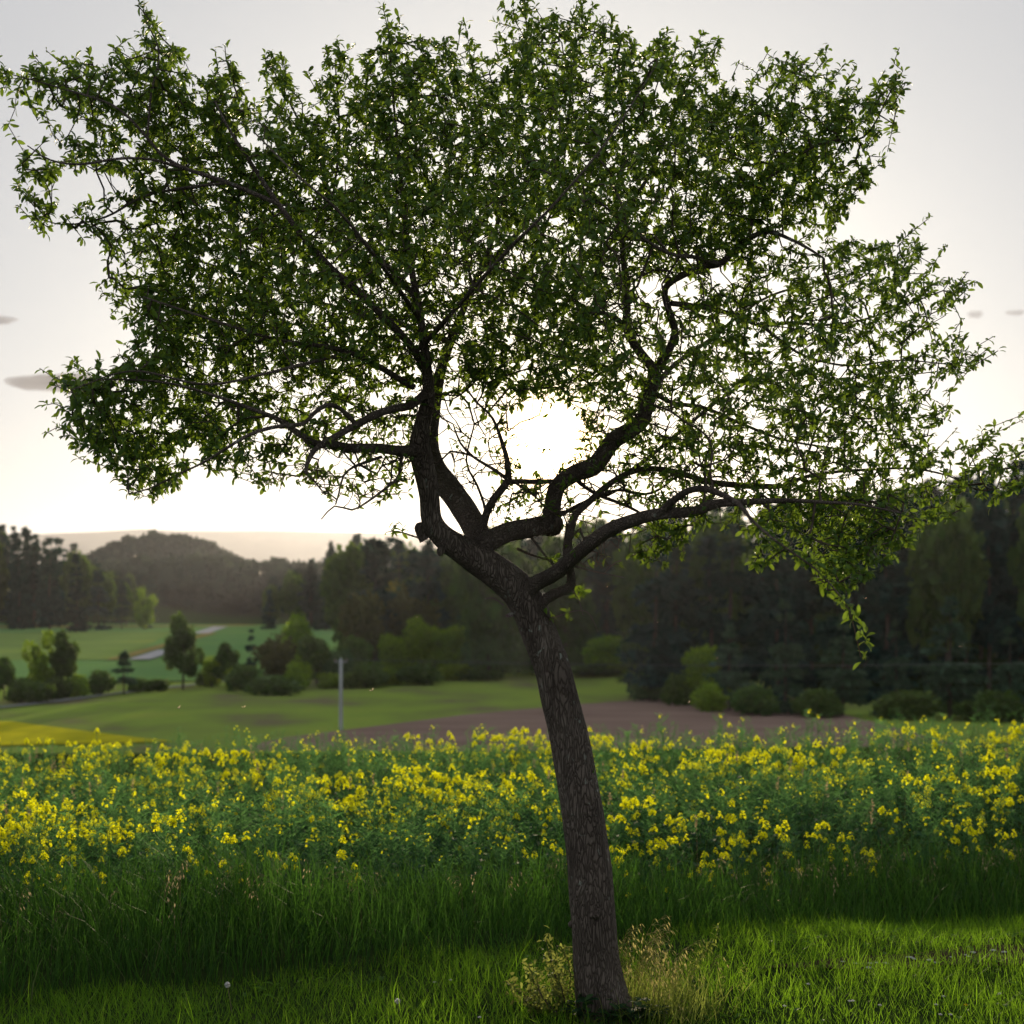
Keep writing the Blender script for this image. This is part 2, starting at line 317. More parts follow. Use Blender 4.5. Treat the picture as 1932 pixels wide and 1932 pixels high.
tag(obj('ground', mesh('ground', gv, grid_faces(len(ys), len(us)), M['soil'], True)), kind='structure')

def draped(name, poly_px, mat, off, n=26, label=None):
    """a sheet on the valley floor under a photo-space quad a-b-c-d (far left, far right, near right, near left)"""
    a, b, c, d = [np.array([P(px, py, float(Dg(py)))[0], float(Dg(py))]) for px, py in poly_px]
    u = np.linspace(0, 1, n)[None, :, None]; v = np.linspace(0, 1, n)[:, None, None]
    g = (a*(1-u)+b*u)*(1-v)+(d*(1-u)+c*u)*v
    g = g.reshape(-1, 2); z = ground_z(g[:, 0], g[:, 1])+off
    o = obj(name, mesh(name, np.column_stack([g, z]), grid_faces(n, n)[:, ::-1], mat, True)); tag(o, kind='structure'); return o
def strip(name, pts_px, width, mat, off):
    c = spline(np.array([[P(px, py, float(Dg(py)))[0], float(Dg(py)), 0] for px, py in pts_px]), 4.0)
    t = norm(np.gradient(c, axis=0)); s = np.column_stack([-t[:, 1], t[:, 0]])*width/2
    v = np.stack([c[:, :2]-s, c[:, :2]+s], 1).reshape(-1, 2); z = ground_z(v[:, 0], v[:, 1])+off
    n = len(c); i = np.arange(n-1)*2
    return tag(obj(name, mesh(name, np.column_stack([v, z]), np.stack([i, i+2, i+3, i+1], -1)[:, ::-1], mat, True)), kind='structure')
draped('meadow', [(-260, 1288), (1290, 1286), (2700, 1460), (-1500, 1460)], M['meadow'], 0.05)
draped('far_field', [(-260, 1181), (690, 1176), (700, 1284), (-330, 1286)], M['crop'], 0.06)
draped('olive_field', [(-200, 1196), (330, 1192), (225, 1246), (-250, 1246)], M['crop2'], 0.16)
draped('rapeseed_field', [(-400, 1362), (20, 1364), (330, 1404), (-700, 1430)], M['yellow_crop'], 0.16)
strip('straw_strip', [(-200, 1186), (100, 1184), (300, 1183), (420, 1182), (480, 1180)], 9.0, M['stubble'], 0.26)
strip('field_margin', [(215, 1247), (300, 1222), (400, 1196)], 3.0, M['stubble'], 0.26)
strip('track', [(262, 1247), (290, 1238), (316, 1229)], 4.0, M['gravel'], 0.34); strip('track', [(378, 1197), (398, 1190), (416, 1184)], 4.5, M['gravel'], 0.34)
M['lane'] = noisy('lane_tarmac', [(0.3, (0.17, 0.19, 0.19)), (0.7, (0.24, 0.26, 0.26))], 1.5)
strip('lane', [(-300, 1366), (-100, 1346), (60, 1331), (200, 1313), (300, 1301), (380, 1292), (420, 1288)], 1.5, M['lane'], 0.20)
pl = np.array([[P(px, py, float(Dg(py)))[0], float(Dg(py))] for px, py in [(380, 1432), (540, 1396), (880, 1352), (1080, 1333), (1200, 1324), (1290, 1321), (1380, 1327), (1480, 1340), (1580, 1349), (1700, 1380), (2000, 1460), (900, 1470)]])
tag(obj('ploughed_field', mesh('ploughed_field', np.column_stack([pl, np.full(len(pl), ZV+0.22)]), np.arange(len(pl))[None], M['plough'])), kind='structure')
# far ridge beyond everything
rx = np.linspace(-4400, 4000, 90); ry = np.array([7600, 8100, 8550, 9000, 9200, 9500.0])
prof = np.interp(CX+rx/9000*F, [-1200, -200, 0, 100, 190, 270, 330, 420, 520, 640, 800, 1200, 1900, 2700], [1040, 1022, 1014, 1006, 1003, 998, 1001, 1002, 1001, 1004, 1006, 1004, 1010, 1030])
top = EYE+(HY-prof)/F*9000
rz = -4+(top+4)[None, :]*np.array([0, 0.6, 0.93, 1.0, 0.8, 0.0])[:, None]*1.0
tag(obj('hills', mesh('hills', np.stack([np.repeat(rx[None], 6, 0), np.repeat(ry[:, None], 90, 1), rz], -1).reshape(-1, 3), grid_faces(6, 90), M['ridge'], True)), kind='structure')

# ------------------------------------------------------------------ woodland trees
QUAD = np.array([[-.5, 0, 0], [.5, 0, 0], [.5, 1, .12], [-.5, 1, .12]]); QF = [np.array([[0, 1, 2, 3]])]
TRI = np.array([[-.5, 0, 0], [.5, 0, 0], [0.08, 1.1, .1]]); TF = [np.array([[0, 1, 2]])]
def rand_dirs(n): return norm(rng.normal(size=(n, 3)))
def conifer(H, R, n, bare=0.06, blunt=0.9, size=0.5):
    """spruce or pine: drooping sprays in whorls round a straight stem"""
    nw = int(H*1.6); h = (np.sort(rng.random(nw))*(1-bare)+bare)
    parts = []
    per = max(3, n//nw//5)
    for hh in h:
        rr = R*((1-hh)/(1-bare))**blunt*rng.uniform(0.65, 1.12)+0.12
        for k in range(rng.integers(5, 9)):
            a = rng.uniform(0, 2*np.pi); L = rr*rng.uniform(0.6, 1.1)
            m = max(2, int(per*L/R)+2); s = np.sqrt(rng.random(m))
            d = np.array([np.cos(a), np.sin(a), 0])
            pos = d[None]*(s*L)[:, None]; pos[:, 2] += hh*H-0.22*L*s+0.12*L*s**2+rng.normal(0, 0.12, m)
            pos[:, :2] += rng.normal(0, 0.16*L*0.8, (m, 2))*s[:, None]
            ax = norm(d[None]*0.9+rng.normal(0, 0.45, (m, 3))+np.array([0, 0, -0.12]))
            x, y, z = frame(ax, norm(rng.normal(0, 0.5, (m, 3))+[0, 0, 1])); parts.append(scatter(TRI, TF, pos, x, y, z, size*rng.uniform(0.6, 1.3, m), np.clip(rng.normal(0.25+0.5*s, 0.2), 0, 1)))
    return join(parts)
def broadleaf(H, R, n, base=0.25, lobes=9, size=0.42, column=1.0):
    """crown of uneven lobes filled with leaf sprays"""
    parts = []; c0 = H*(base+1)/2; hz = H*(1-base)/2
    for k in range(lobes):
        d = rand_dirs(1)[0]; q = rng.uniform(0.35, 0.72)
        c = np.array([d[0]*R*q*column, d[1]*R*q*column, c0+d[2]*hz*min(.9, q*column)]); r = R*rng.uniform(0.24, 0.54)/column**.5
        m = n//lobes; u = rand_dirs(m); rad = r*np.clip(rng.normal(0.9, 0.16, m), 0.2, 1.25)
        pos = c+u*rad[:, None]*np.array([1, 1, (0.55+.45*hz/R) if hz > R else 1.0])
        ax = norm(u+rng.normal(0, 0.7, (m, 3))); x, y, z = frame(ax, rand_dirs(m))
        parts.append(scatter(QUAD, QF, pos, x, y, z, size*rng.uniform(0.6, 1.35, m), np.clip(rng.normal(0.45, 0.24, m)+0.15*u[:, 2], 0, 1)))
    v, f, a = join(parts); v[:, 2] = np.maximum(v[:, 2], 0.05); return v, f, a
def trunk_mesh(H, r, branches=5, R=2.0, lo=0.3):
    parts = [tube([[0, 0, -0.4], [0.03*H*rng.normal(0, .4), 0, H*0.4], [0, 0.02*H*rng.normal(), H*0.93]], [r*1.25, r*0.8, r*0.12], 7)]
    for k in range(branches):
        h = H*rng.uniform(lo, 0.75); a = rng.uniform(0, 6.28); L = R*rng.uniform(0.5, 0.9)
        parts.append(tube([[0, 0, h], [L*.5*np.cos(a), L*.5*np.sin(a), h+L*.35], [L*np.cos(a), L*np.sin(a), h+L*.6]], [r*.45, r*.3, r*.1], 5))
    return join(parts)
PROTO = {}
def proto(key, crown, trunk):
    v, f, a = crown; tv, tf, ta = trunk
    PROTO.setdefault(key, []).append((mesh(key[0]+'_crown', v, f, M[key[1]], attr=a), mesh(key[0]+'_trunk', tv, tf, M['trunk'], True), float(v[:, 2].max()), float(np.abs(v[:, :2]).max())))
for k in range(3):
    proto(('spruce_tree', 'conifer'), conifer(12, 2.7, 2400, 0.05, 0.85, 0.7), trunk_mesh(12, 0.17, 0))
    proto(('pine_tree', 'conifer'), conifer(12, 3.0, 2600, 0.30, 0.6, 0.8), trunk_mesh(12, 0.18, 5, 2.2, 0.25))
    proto(('deciduous_tree', 'broad'), broadleaf(10, 3.2, 3000, 0.12, 18, 0.5), trunk_mesh(10, 0.18, 5, 2.4))
for k in range(2):
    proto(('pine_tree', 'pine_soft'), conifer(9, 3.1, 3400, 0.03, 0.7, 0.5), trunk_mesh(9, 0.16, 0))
    proto(('deciduous_tree', 'fresh'), broadleaf(8, 2.8, 3000, 0.06, 19, 0.36), trunk_mesh(8, 0.14, 4, 2.0))
    proto(('deciduous_tree', 'greyleaf'), broadleaf(7, 3.6, 3200, 0.04, 21, 0.36), trunk_mesh(7, 0.15, 4, 2.4))
    proto(('deciduous_tree', 'redleaf'), broadleaf(8, 3.0, 3000, 0.08, 18, 0.38), trunk_mesh(8, 0.15, 4, 2.0))
    proto(('bush', 'fresh'), broadleaf(3, 1.9, 1900, 0.0, 13, 0.26), trunk_mesh(2.4, 0.06, 5, 1.2, 0.1))
    proto(('bush', 'broad'), broadleaf(3, 2.0, 1900, 0.0, 13, 0.27), trunk_mesh(2.4, 0.06, 5, 1.2, 0.1))
proto(('slender_tree', 'broad'), broadleaf(10, 2.3, 3200, 0.08, 18, 0.36, 1.35), trunk_mesh(10, 0.16, 4, 1.2))
proto(('slender_tree', 'fresh'), broadleaf(10, 2.3, 3200, 0.08, 17, 0.36, 1.35), trunk_mesh(10, 0.16, 4, 1.3))
_ti = [0]
def tree(key, loc, H, Wd, label, group=None, rz=None):
    lst = PROTO[key]; cr, tk, h0, r0 = lst[_ti[0] % len(lst)]; _ti[0] += 1
    cat = 'bush' if key[0] == 'bush' else 'tree'
    o = thing(key[0], label, cat, loc, group); o.scale = (Wd/(2*r0), Wd/(2*r0), H/h0); o.rotation_euler = (0, 0, rng.uniform(0, 6.28) if rz is None else rz)
    obj('crown', cr, o); obj('trunk', tk, o); return o

def wood(rows, pxr, sky, gap, kinds, group, labels, hr, zmin=None, jitter=0.35, fill=1.0, where=''):
    n = 0
    for ri, D in enumerate(rows):
        tier = 'in the front row' if ri == 0 else ('topping the skyline' if ri >= len(rows)-2 else 'in the middle rows')
        px = pxr[0]+rng.uniform(0, gap/D*F)
        while px < pxr[1]:
            d = D*(1+rng.normal(0, 0.025)); x = (px-CX)/F*d; z = float(ground_z(x, d))
            top = EYE+(HY-np.interp(px, *sky))/F*d
            H = np.clip((top-z)*rng.uniform(0.84, 1.05), *hr)
            k = kinds[rng.choice(len(kinds), p=[q[1] for q in kinds])][0]
            if rng.random() < fill:
                tree(k, (x, d, z), H, np.clip(H*rng.uniform(0.46, 0.66), 5, 11), f'{labels[k]} {tier} {where}', group); n += 1
            px += gap/D*F*rng.uniform(1-jitter, 1+jitter)
    return n
SP, PI_, DE = ('spruce_tree', 'conifer'), ('pine_tree', 'conifer'), ('deciduous_tree', 'broad')
skyL = ([-300, 0, 30, 60, 110, 170, 210, 245, 290, 310], [975, 985, 990, 1000, 1018, 1040, 1072, 1098, 1112, 1125])
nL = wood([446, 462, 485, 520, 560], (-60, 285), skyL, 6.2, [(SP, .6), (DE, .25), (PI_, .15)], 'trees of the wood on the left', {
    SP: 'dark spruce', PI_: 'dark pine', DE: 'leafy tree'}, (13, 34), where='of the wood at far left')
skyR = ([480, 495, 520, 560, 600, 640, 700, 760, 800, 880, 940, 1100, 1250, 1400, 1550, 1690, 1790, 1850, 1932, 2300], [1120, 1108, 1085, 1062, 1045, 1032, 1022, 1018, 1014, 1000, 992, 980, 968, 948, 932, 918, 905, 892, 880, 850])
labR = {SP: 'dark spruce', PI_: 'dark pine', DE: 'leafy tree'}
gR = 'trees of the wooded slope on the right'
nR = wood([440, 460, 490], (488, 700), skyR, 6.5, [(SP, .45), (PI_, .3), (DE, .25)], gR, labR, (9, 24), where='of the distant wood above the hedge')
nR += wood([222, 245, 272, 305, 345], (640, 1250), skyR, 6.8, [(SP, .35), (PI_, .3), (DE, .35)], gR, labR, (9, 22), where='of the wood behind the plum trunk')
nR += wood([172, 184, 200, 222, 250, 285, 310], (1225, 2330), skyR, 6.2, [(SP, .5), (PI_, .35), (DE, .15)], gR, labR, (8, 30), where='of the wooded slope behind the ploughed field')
print('wood trees', nL, nR)

def special(key, px, top, foot, wpx, label, dz=0.0, D=None, rz=None):
    D = float(Dg(foot)) if D is None else D
    x = (px-CX)/F*D; z = float(ground_z(x, D)); H = EYE+(HY-top)/F*D-z
    return tree(key, (x, D, z), H, wpx/F*D, label, None, rz)
FR, GR, RD, PS = ('deciduous_tree', 'fresh'), ('deciduous_tree', 'greyleaf'), ('deciduous_tree', 'redleaf'), ('pine_tree', 'pine_soft')
SS = ('spruce_tree', 'pine_soft')
proto(SS, conifer(7, 1.7, 2600, 0.03, 0.8, 0.42), trunk_mesh(7, 0.1, 0))
BF, BB, SB, SF = ('bush', 'fresh'), ('bush', 'broad'), ('slender_tree', 'broad'), ('slender_tree', 'fresh')
for a in [
    (SB, 8, 1235, 1322, 62, 'dark round tree cut by the left edge of the photo beside the lane'),
    (SF, 75, 1186, 1318, 74, 'paler left one of two joined trees beside the lane at far left'),
    (SB, 122, 1184, 1316, 70, 'darker right one of two joined trees beside the lane at far left'),
    (BB, 40, 1276, 1326, 70, 'low bush at the lane below the dark tree at the left edge'),
    (BB, 110, 1275, 1320, 80, 'low bush at the foot of the two joined trees at far left'),
    (BB, 190, 1262, 1312, 74, 'low dark bush between the joined trees and the small spruce'),
    (SS, 234, 1224, 1310, 56, 'small dark spruce standing alone among bushes beside the lane'),
    (BB, 262, 1278, 1306, 60, 'low bush right of the small lone spruce beside the lane'),
    (SB, 345, 1152, 1302, 84, 'tall green tree standing alone where the lane ends'),
    (BB, 392, 1262, 1296, 56, 'low bush at the right foot of the tall lone tree'),
    (SB, 428, 1208, 1298, 66, 'round green tree just right of the tall lone tree'),
    (SP, 474, 1186, 1290, 44, 'thin pointed tree rising from the hedge left of the utility pole'),
    (RD, 520, 1190, 1300, 110, 'bronze leaved tree in the middle of the hedge left of the utility pole'),
    (FR, 562, 1155, 1270, 90, 'bright green tree rising behind the hedge left of the utility pole'),
    (DE, 598, 1196, 1296, 92, 'dark round tree closest to the utility pole in the hedge'),
    (BF, 566, 1244, 1304, 84, 'pale green bush in front of the hedge left of the utility pole'),
    (BB, 466, 1252, 1306, 84, 'dark bush in front of the thin pointed tree of the hedge'),
    (BB, 520, 1272, 1312, 130, 'spreading low bush along the foot of the hedge'),
    (BF, 625, 1268, 1300, 80, 'low green bush just left of the utility pole'),
    (RD, 690, 1112, 1286, 122, 'brownish rounded tree at the wood edge right of the utility pole'),
    (RD, 770, 1090, 1276, 120, 'tall brownish tree behind the two bright green trees'),
    (DE, 668, 1196, 1292, 80, 'dark tree at the wood edge directly behind the utility pole'),
    (FR, 745, 1192, 1290, 70, 'small green tree left of the two bright green trees'),
    (FR, 797, 1160, 1288, 96, 'left one of the two bright green trees left of the plum trunk'),
    (FR, 842, 1176, 1289, 92, 'right one of the two bright green trees left of the plum trunk'),
    (BB, 690, 1246, 1300, 110, 'dark bush right of the utility pole at the meadow edge'),
    (BB, 790, 1252, 1296, 110, 'dark bush under the bright green trees at the meadow edge'),
    (GR, 938, 1178, 1290, 150, 'broad grey green tree behind the plum trunk on its left'),
    (GR, 1015, 1196, 1288, 120, 'grey green tree hidden half behind the plum trunk'),
    (BB, 900, 1254, 1292, 120, 'dark bush at the foot of the broad grey green tree'),
    (FR, 1140, 1196, 1290, 110, 'yellowish green tree just right of the plum trunk'),
    (GR, 1215, 1180, 1292, 110, 'dull green tree at the corner of the meadow'),
    (BB, 1120, 1252, 1290, 140, 'low dark bush along the meadow edge right of the plum trunk'),
    (GR, 1226, 1258, 1326, 92, 'rounded grey green bush at the corner of the ploughed field'),
    (FR, 1318, 1212, 1334, 92, 'yellow green tree behind the corner of the ploughed field'),
    (BB, 1290, 1268, 1334, 96, 'dark bush beside the rounded bush at the ploughed field corner'),
    (PS, 1376, 1172, 1344, 120, 'young pine above the right end of the ploughed field'),
    (PS, 1482, 1128, 1350, 140, 'tall soft pine left of the hanging plum twig'),
    (PS, 1590, 1152, 1352, 124, 'soft pine behind the hanging plum twig'),
    (PS, 1690, 1166, 1354, 112, 'smaller soft pine right of the hanging plum twig'),
    (PS, 1792, 1118, 1356, 168, 'largest soft pine in front of the dark wood at right'),
    (PS, 1905, 1180, 1358, 124, 'soft pine at the right edge of the photo'),
    (BB, 1420, 1290, 1352, 120, 'dark bush at the foot of the young pine above the ploughed field'),
    (BB, 1545, 1296, 1356, 130, 'dark bush at the foot of the pines below the hanging twig'),
    (BB, 1720, 1300, 1358, 150, 'dark bush left of the foot of the largest soft pine'),
    (BB, 1870, 1300, 1362, 150, 'dark bush right of the foot of the largest soft pine'),
    (BB, 70, 1284, 1328, 84, 'low bush between the two low bushes at far left of the lane'),
    (BF, 150, 1270, 1316, 70, 'greenish low bush right of the joined trees at far left'),
    (BB, 300, 1280, 1305, 60, 'low bush left of the foot of the tall lone tree'),
    (FR, 400, 1236, 1298, 60, 'small green tree between the tall lone tree and the round green tree'),
    (BF, 448, 1258, 1302, 70, 'pale bush at the left end of the hedge'),
    (GR, 640, 1222, 1296, 80, 'grey green small tree just behind the utility pole'),
    (BF, 730, 1256, 1296, 90, 'pale bush between the dark bushes right of the utility pole'),
    (BF, 860, 1250, 1292, 90, 'pale bush right of the two bright green trees'),
    (BF, 1180, 1240, 1292, 90, 'pale bush at the meadow edge right of the trunk'),
    (BF, 1345, 1284, 1346, 90, 'pale bush left of the foot of the young pine'),
]: special(*a)
# trees standing out on the skylines
for a in [(PI_, 625, 1018, 60, 'tall broad pine topping the skyline above the hedge', 455), (PI_, 673, 1004, 40, 'tall narrow pine on the skyline left of the plum trunk', 455),
          (SP, 880, 984, 42, 'pointed spruce on the skyline inside the fork of the plum tree', 320), (DE, 1705, 912, 120, 'rounded green tree crown topping the wood at right', 280)]:
    key, px, top, wpx, lab, D = a; special(key, px, top, 0, wpx, lab, D=D)
special(('slender_tree', 'fresh'), 272, 1108, 1186, 52, 'pale tree at the right end of the left wood', D=438)

# far woods: one mass each
def far_forest(name, pts, zf, hlo, hhi, mat, group_seed, spread):
    pos, sc = [], []
    for x, y in pts: pos.append((x, y, zf(x, y))); sc.append(rng.uniform(hlo, hhi))
    pos = np.array(pos); sc = np.array(sc); n = len(pos); parts = []
    # each far crown: a ragged dome of leaf sprays
    m = 26; u = rand_dirs(n*m); u[:, 2] = np.abs(u[:, 2])*1.1-0.15
    c = np.repeat(pos, m, 0); h = np.repeat(sc, m)
    p = c+np.column_stack([u[:, 0]*h*spread, u[:, 1]*h*spread, h*0.55+u[:, 2]*h*0.45])
    x, y, z = frame(norm(u+rng.normal(0, .4, u.shape)), rand_dirs(n*m))
    tone = np.clip(np.repeat(rng.random(n), m)*0.7+rng.normal(0.15, 0.12, n*m), 0, 1)
    v, f, a = scatter(QUAD, QF, p, x, y, z, h*rng.uniform(0.22, 0.42, n*m), tone)
    return tag(obj(name, mesh(name, v, f, mat, attr=a)), kind='stuff')
N0 = 3000
t_ = rng.random((N0, 2)); fx = -490+t_[:, 0]*460; fy = 960+t_[:, 1]*240
far_forest('forest', np.column_stack([fx, fy]), lambda x, y: float(ground_z(x, y)), 10, 16, M['farwood'], 1, 0.36)
t_ = rng.random((1000, 2)); fx = -330+t_[:, 0]*270; fy = 720+t_[:, 1]*150
far_forest('forest', np.column_stack([fx, fy]), lambda x, y: float(ground_z(x, y)), 12, 18, M['farwood'], 2, 0.33)

# ------------------------------------------------------------------ utility pole and line
D = float(Dg(1380)); bx = P(643, 1380, D); Hp = 137/F*D
pole = thing('utility_pole', 'pale slim utility pole standing at the edge of the ploughed field', 'pole', (bx[0], bx[1], ZV))
v, f, a = join([tube([[0, 0, -0.5], [0, 0, Hp*0.5], [0, 0, Hp]], [0.19, 0.16, 0.13], 12)]); obj('shaft', mesh('shaft', v, f, M['pole'], True), pole)
v, f = tube([[-0.55, 0, Hp-0.25], [0.55, 0, Hp-0.25]], [0.05, 0.05], 6); obj('crossarm', mesh('crossarm', v, f, M['pole']), pole)
for sx in (-0.5, 0.5):
    v, f = tube([[sx, 0, Hp-0.2], [sx, 0, Hp-0.1], [sx, 0, Hp-0.02]], [0.03, 0.07, 0.04], 8); obj('insulator', mesh('insulator', v, f, M['ceramic'], True), pole)
for k, sx in enumerate((-0.5, 0.5)):
    a0 = np.array([bx[0]+sx, bx[1], ZV+Hp-0.02]); b0 = np.array([bx[0]+82, bx[1]-6+sx, ZV+Hp-0.1+0.6])
    t = np.linspace(0, 1, 24)[:, None]; c = a0*(1-t)+b0*t; c[:, 2] -= 0.7*4*(t*(1-t))[:, 0]
    v, f = tube(c, np.full(24, 0.008), 4); o = obj('power_line', mesh('power_line', v, f, M['wire']))
    tag(o, ('thin wire leaving the left arm end of the utility pole', 'thin wire leaving the right arm end of the utility pole')[k], 'wire')
# small grey-blue thing at the meadow edge
D = float(Dg(1288)); c = P(752, 1288, D)
o = thing('hunting_seat', 'small blurred grey blue object under the bright green trees at the meadow edge', 'box', (c[0], c[1], float(ground_z(c[0], c[1]))))
def box(x0, x1, y0, y1, z0, z1):
    v = np.array([[x, y, z] for z in (z0, z1) for x, y in ((x0, y0), (x1, y0), (x1, y1), (x0, y1))], float)
    return v, [np.array([[0, 3, 2, 1], [4, 5, 6, 7], [0, 1, 5, 4], [1, 2, 6, 5], [2, 3, 7, 6], [3, 0, 4, 7]])]
v, f = box(-.25, .25, -.4, .4, 0.7, 1.3); v[4:, :2] *= 0.8; v[:, 0] += 0.3; obj('cabin', mesh('cabin', v, f, M['box']), o)
for q in (-.2, .2):
    v, f = tube([[q-0.2, 0, -0.1], [q+0.3, 0, 0.75]], [.09, .07], 6); obj('leg', mesh('leg', v, f, M['box']), o)


# ------------------------------------------------------------------ the plum tree
D0 = 5.95
PXM = F/D0                                             # photo units per metre at the trunk
base = P(1137, 1912, D0)
plum = thing('plum_tree', 'leaning plum tree with a wide leafy crown standing in the middle of the photo', 'tree', (base[0], base[1], 0))
org = np.array([base[0], base[1], 0.0])
def limb_pts(ctrl, step):
    """ctrl rows: px, py, distance from the trunk's plane (m, + is away), width in photo units"""
    c = np.array([[*P(a, b, D0+d), w/2/F*(D0+d)] for a, b, d, w in ctrl]); return spline(c, step)
def add_limb(name, ctrl, sides, lump, seed, step=0.03):
    c = limb_pts(ctrl, step); r = np.maximum(c[:, 3], 0.002)
    p = c[:, :3].copy(); L = np.arange(len(p))
    if lump < 0.05: pass
    v, f = tube(p-org, r, sides, True, lump, seed); obj(name, mesh(name, v, f, M['bark' if name == 'trunk' else 'limb_bark'], True), plum); return p, r
trunk_c = [(1152, 1950, 0, 190), (1146, 1924, 0, 138), (1140, 1900, 0, 110), (1132, 1862, 0, 98), (1123, 1800, 0, 87), (1119, 1740, 0, 84), (1115, 1668, 0, 84), (1106, 1580, 0, 79), (1092, 1490, 0, 76),
           (1079, 1418, 0, 74), (1062, 1340, 0, 71), (1043, 1266, 0, 69), (1019, 1200, 0, 68), (999, 1150, 0, 68), (975, 1112, 0, 68), (938, 1080, -.01, 64), (900, 1054, -.02, 60), (862, 1030, -.03, 50),
           (832, 1008, -.04, 44), (814, 980, -.05, 40), (810, 938, -.06, 38), (804, 902, -.07, 40), (797, 872, -.08, 42), (791, 836, -.10, 38), (798, 795, -.14, 30), (808, 752, -.18, 25), (806, 704, -.22, 20), (796, 620, -.26, 14), (785, 540, -.28, 9)]
tp, tr = add_limb('trunk', trunk_c, 40, 0.035, 3, 0.02)
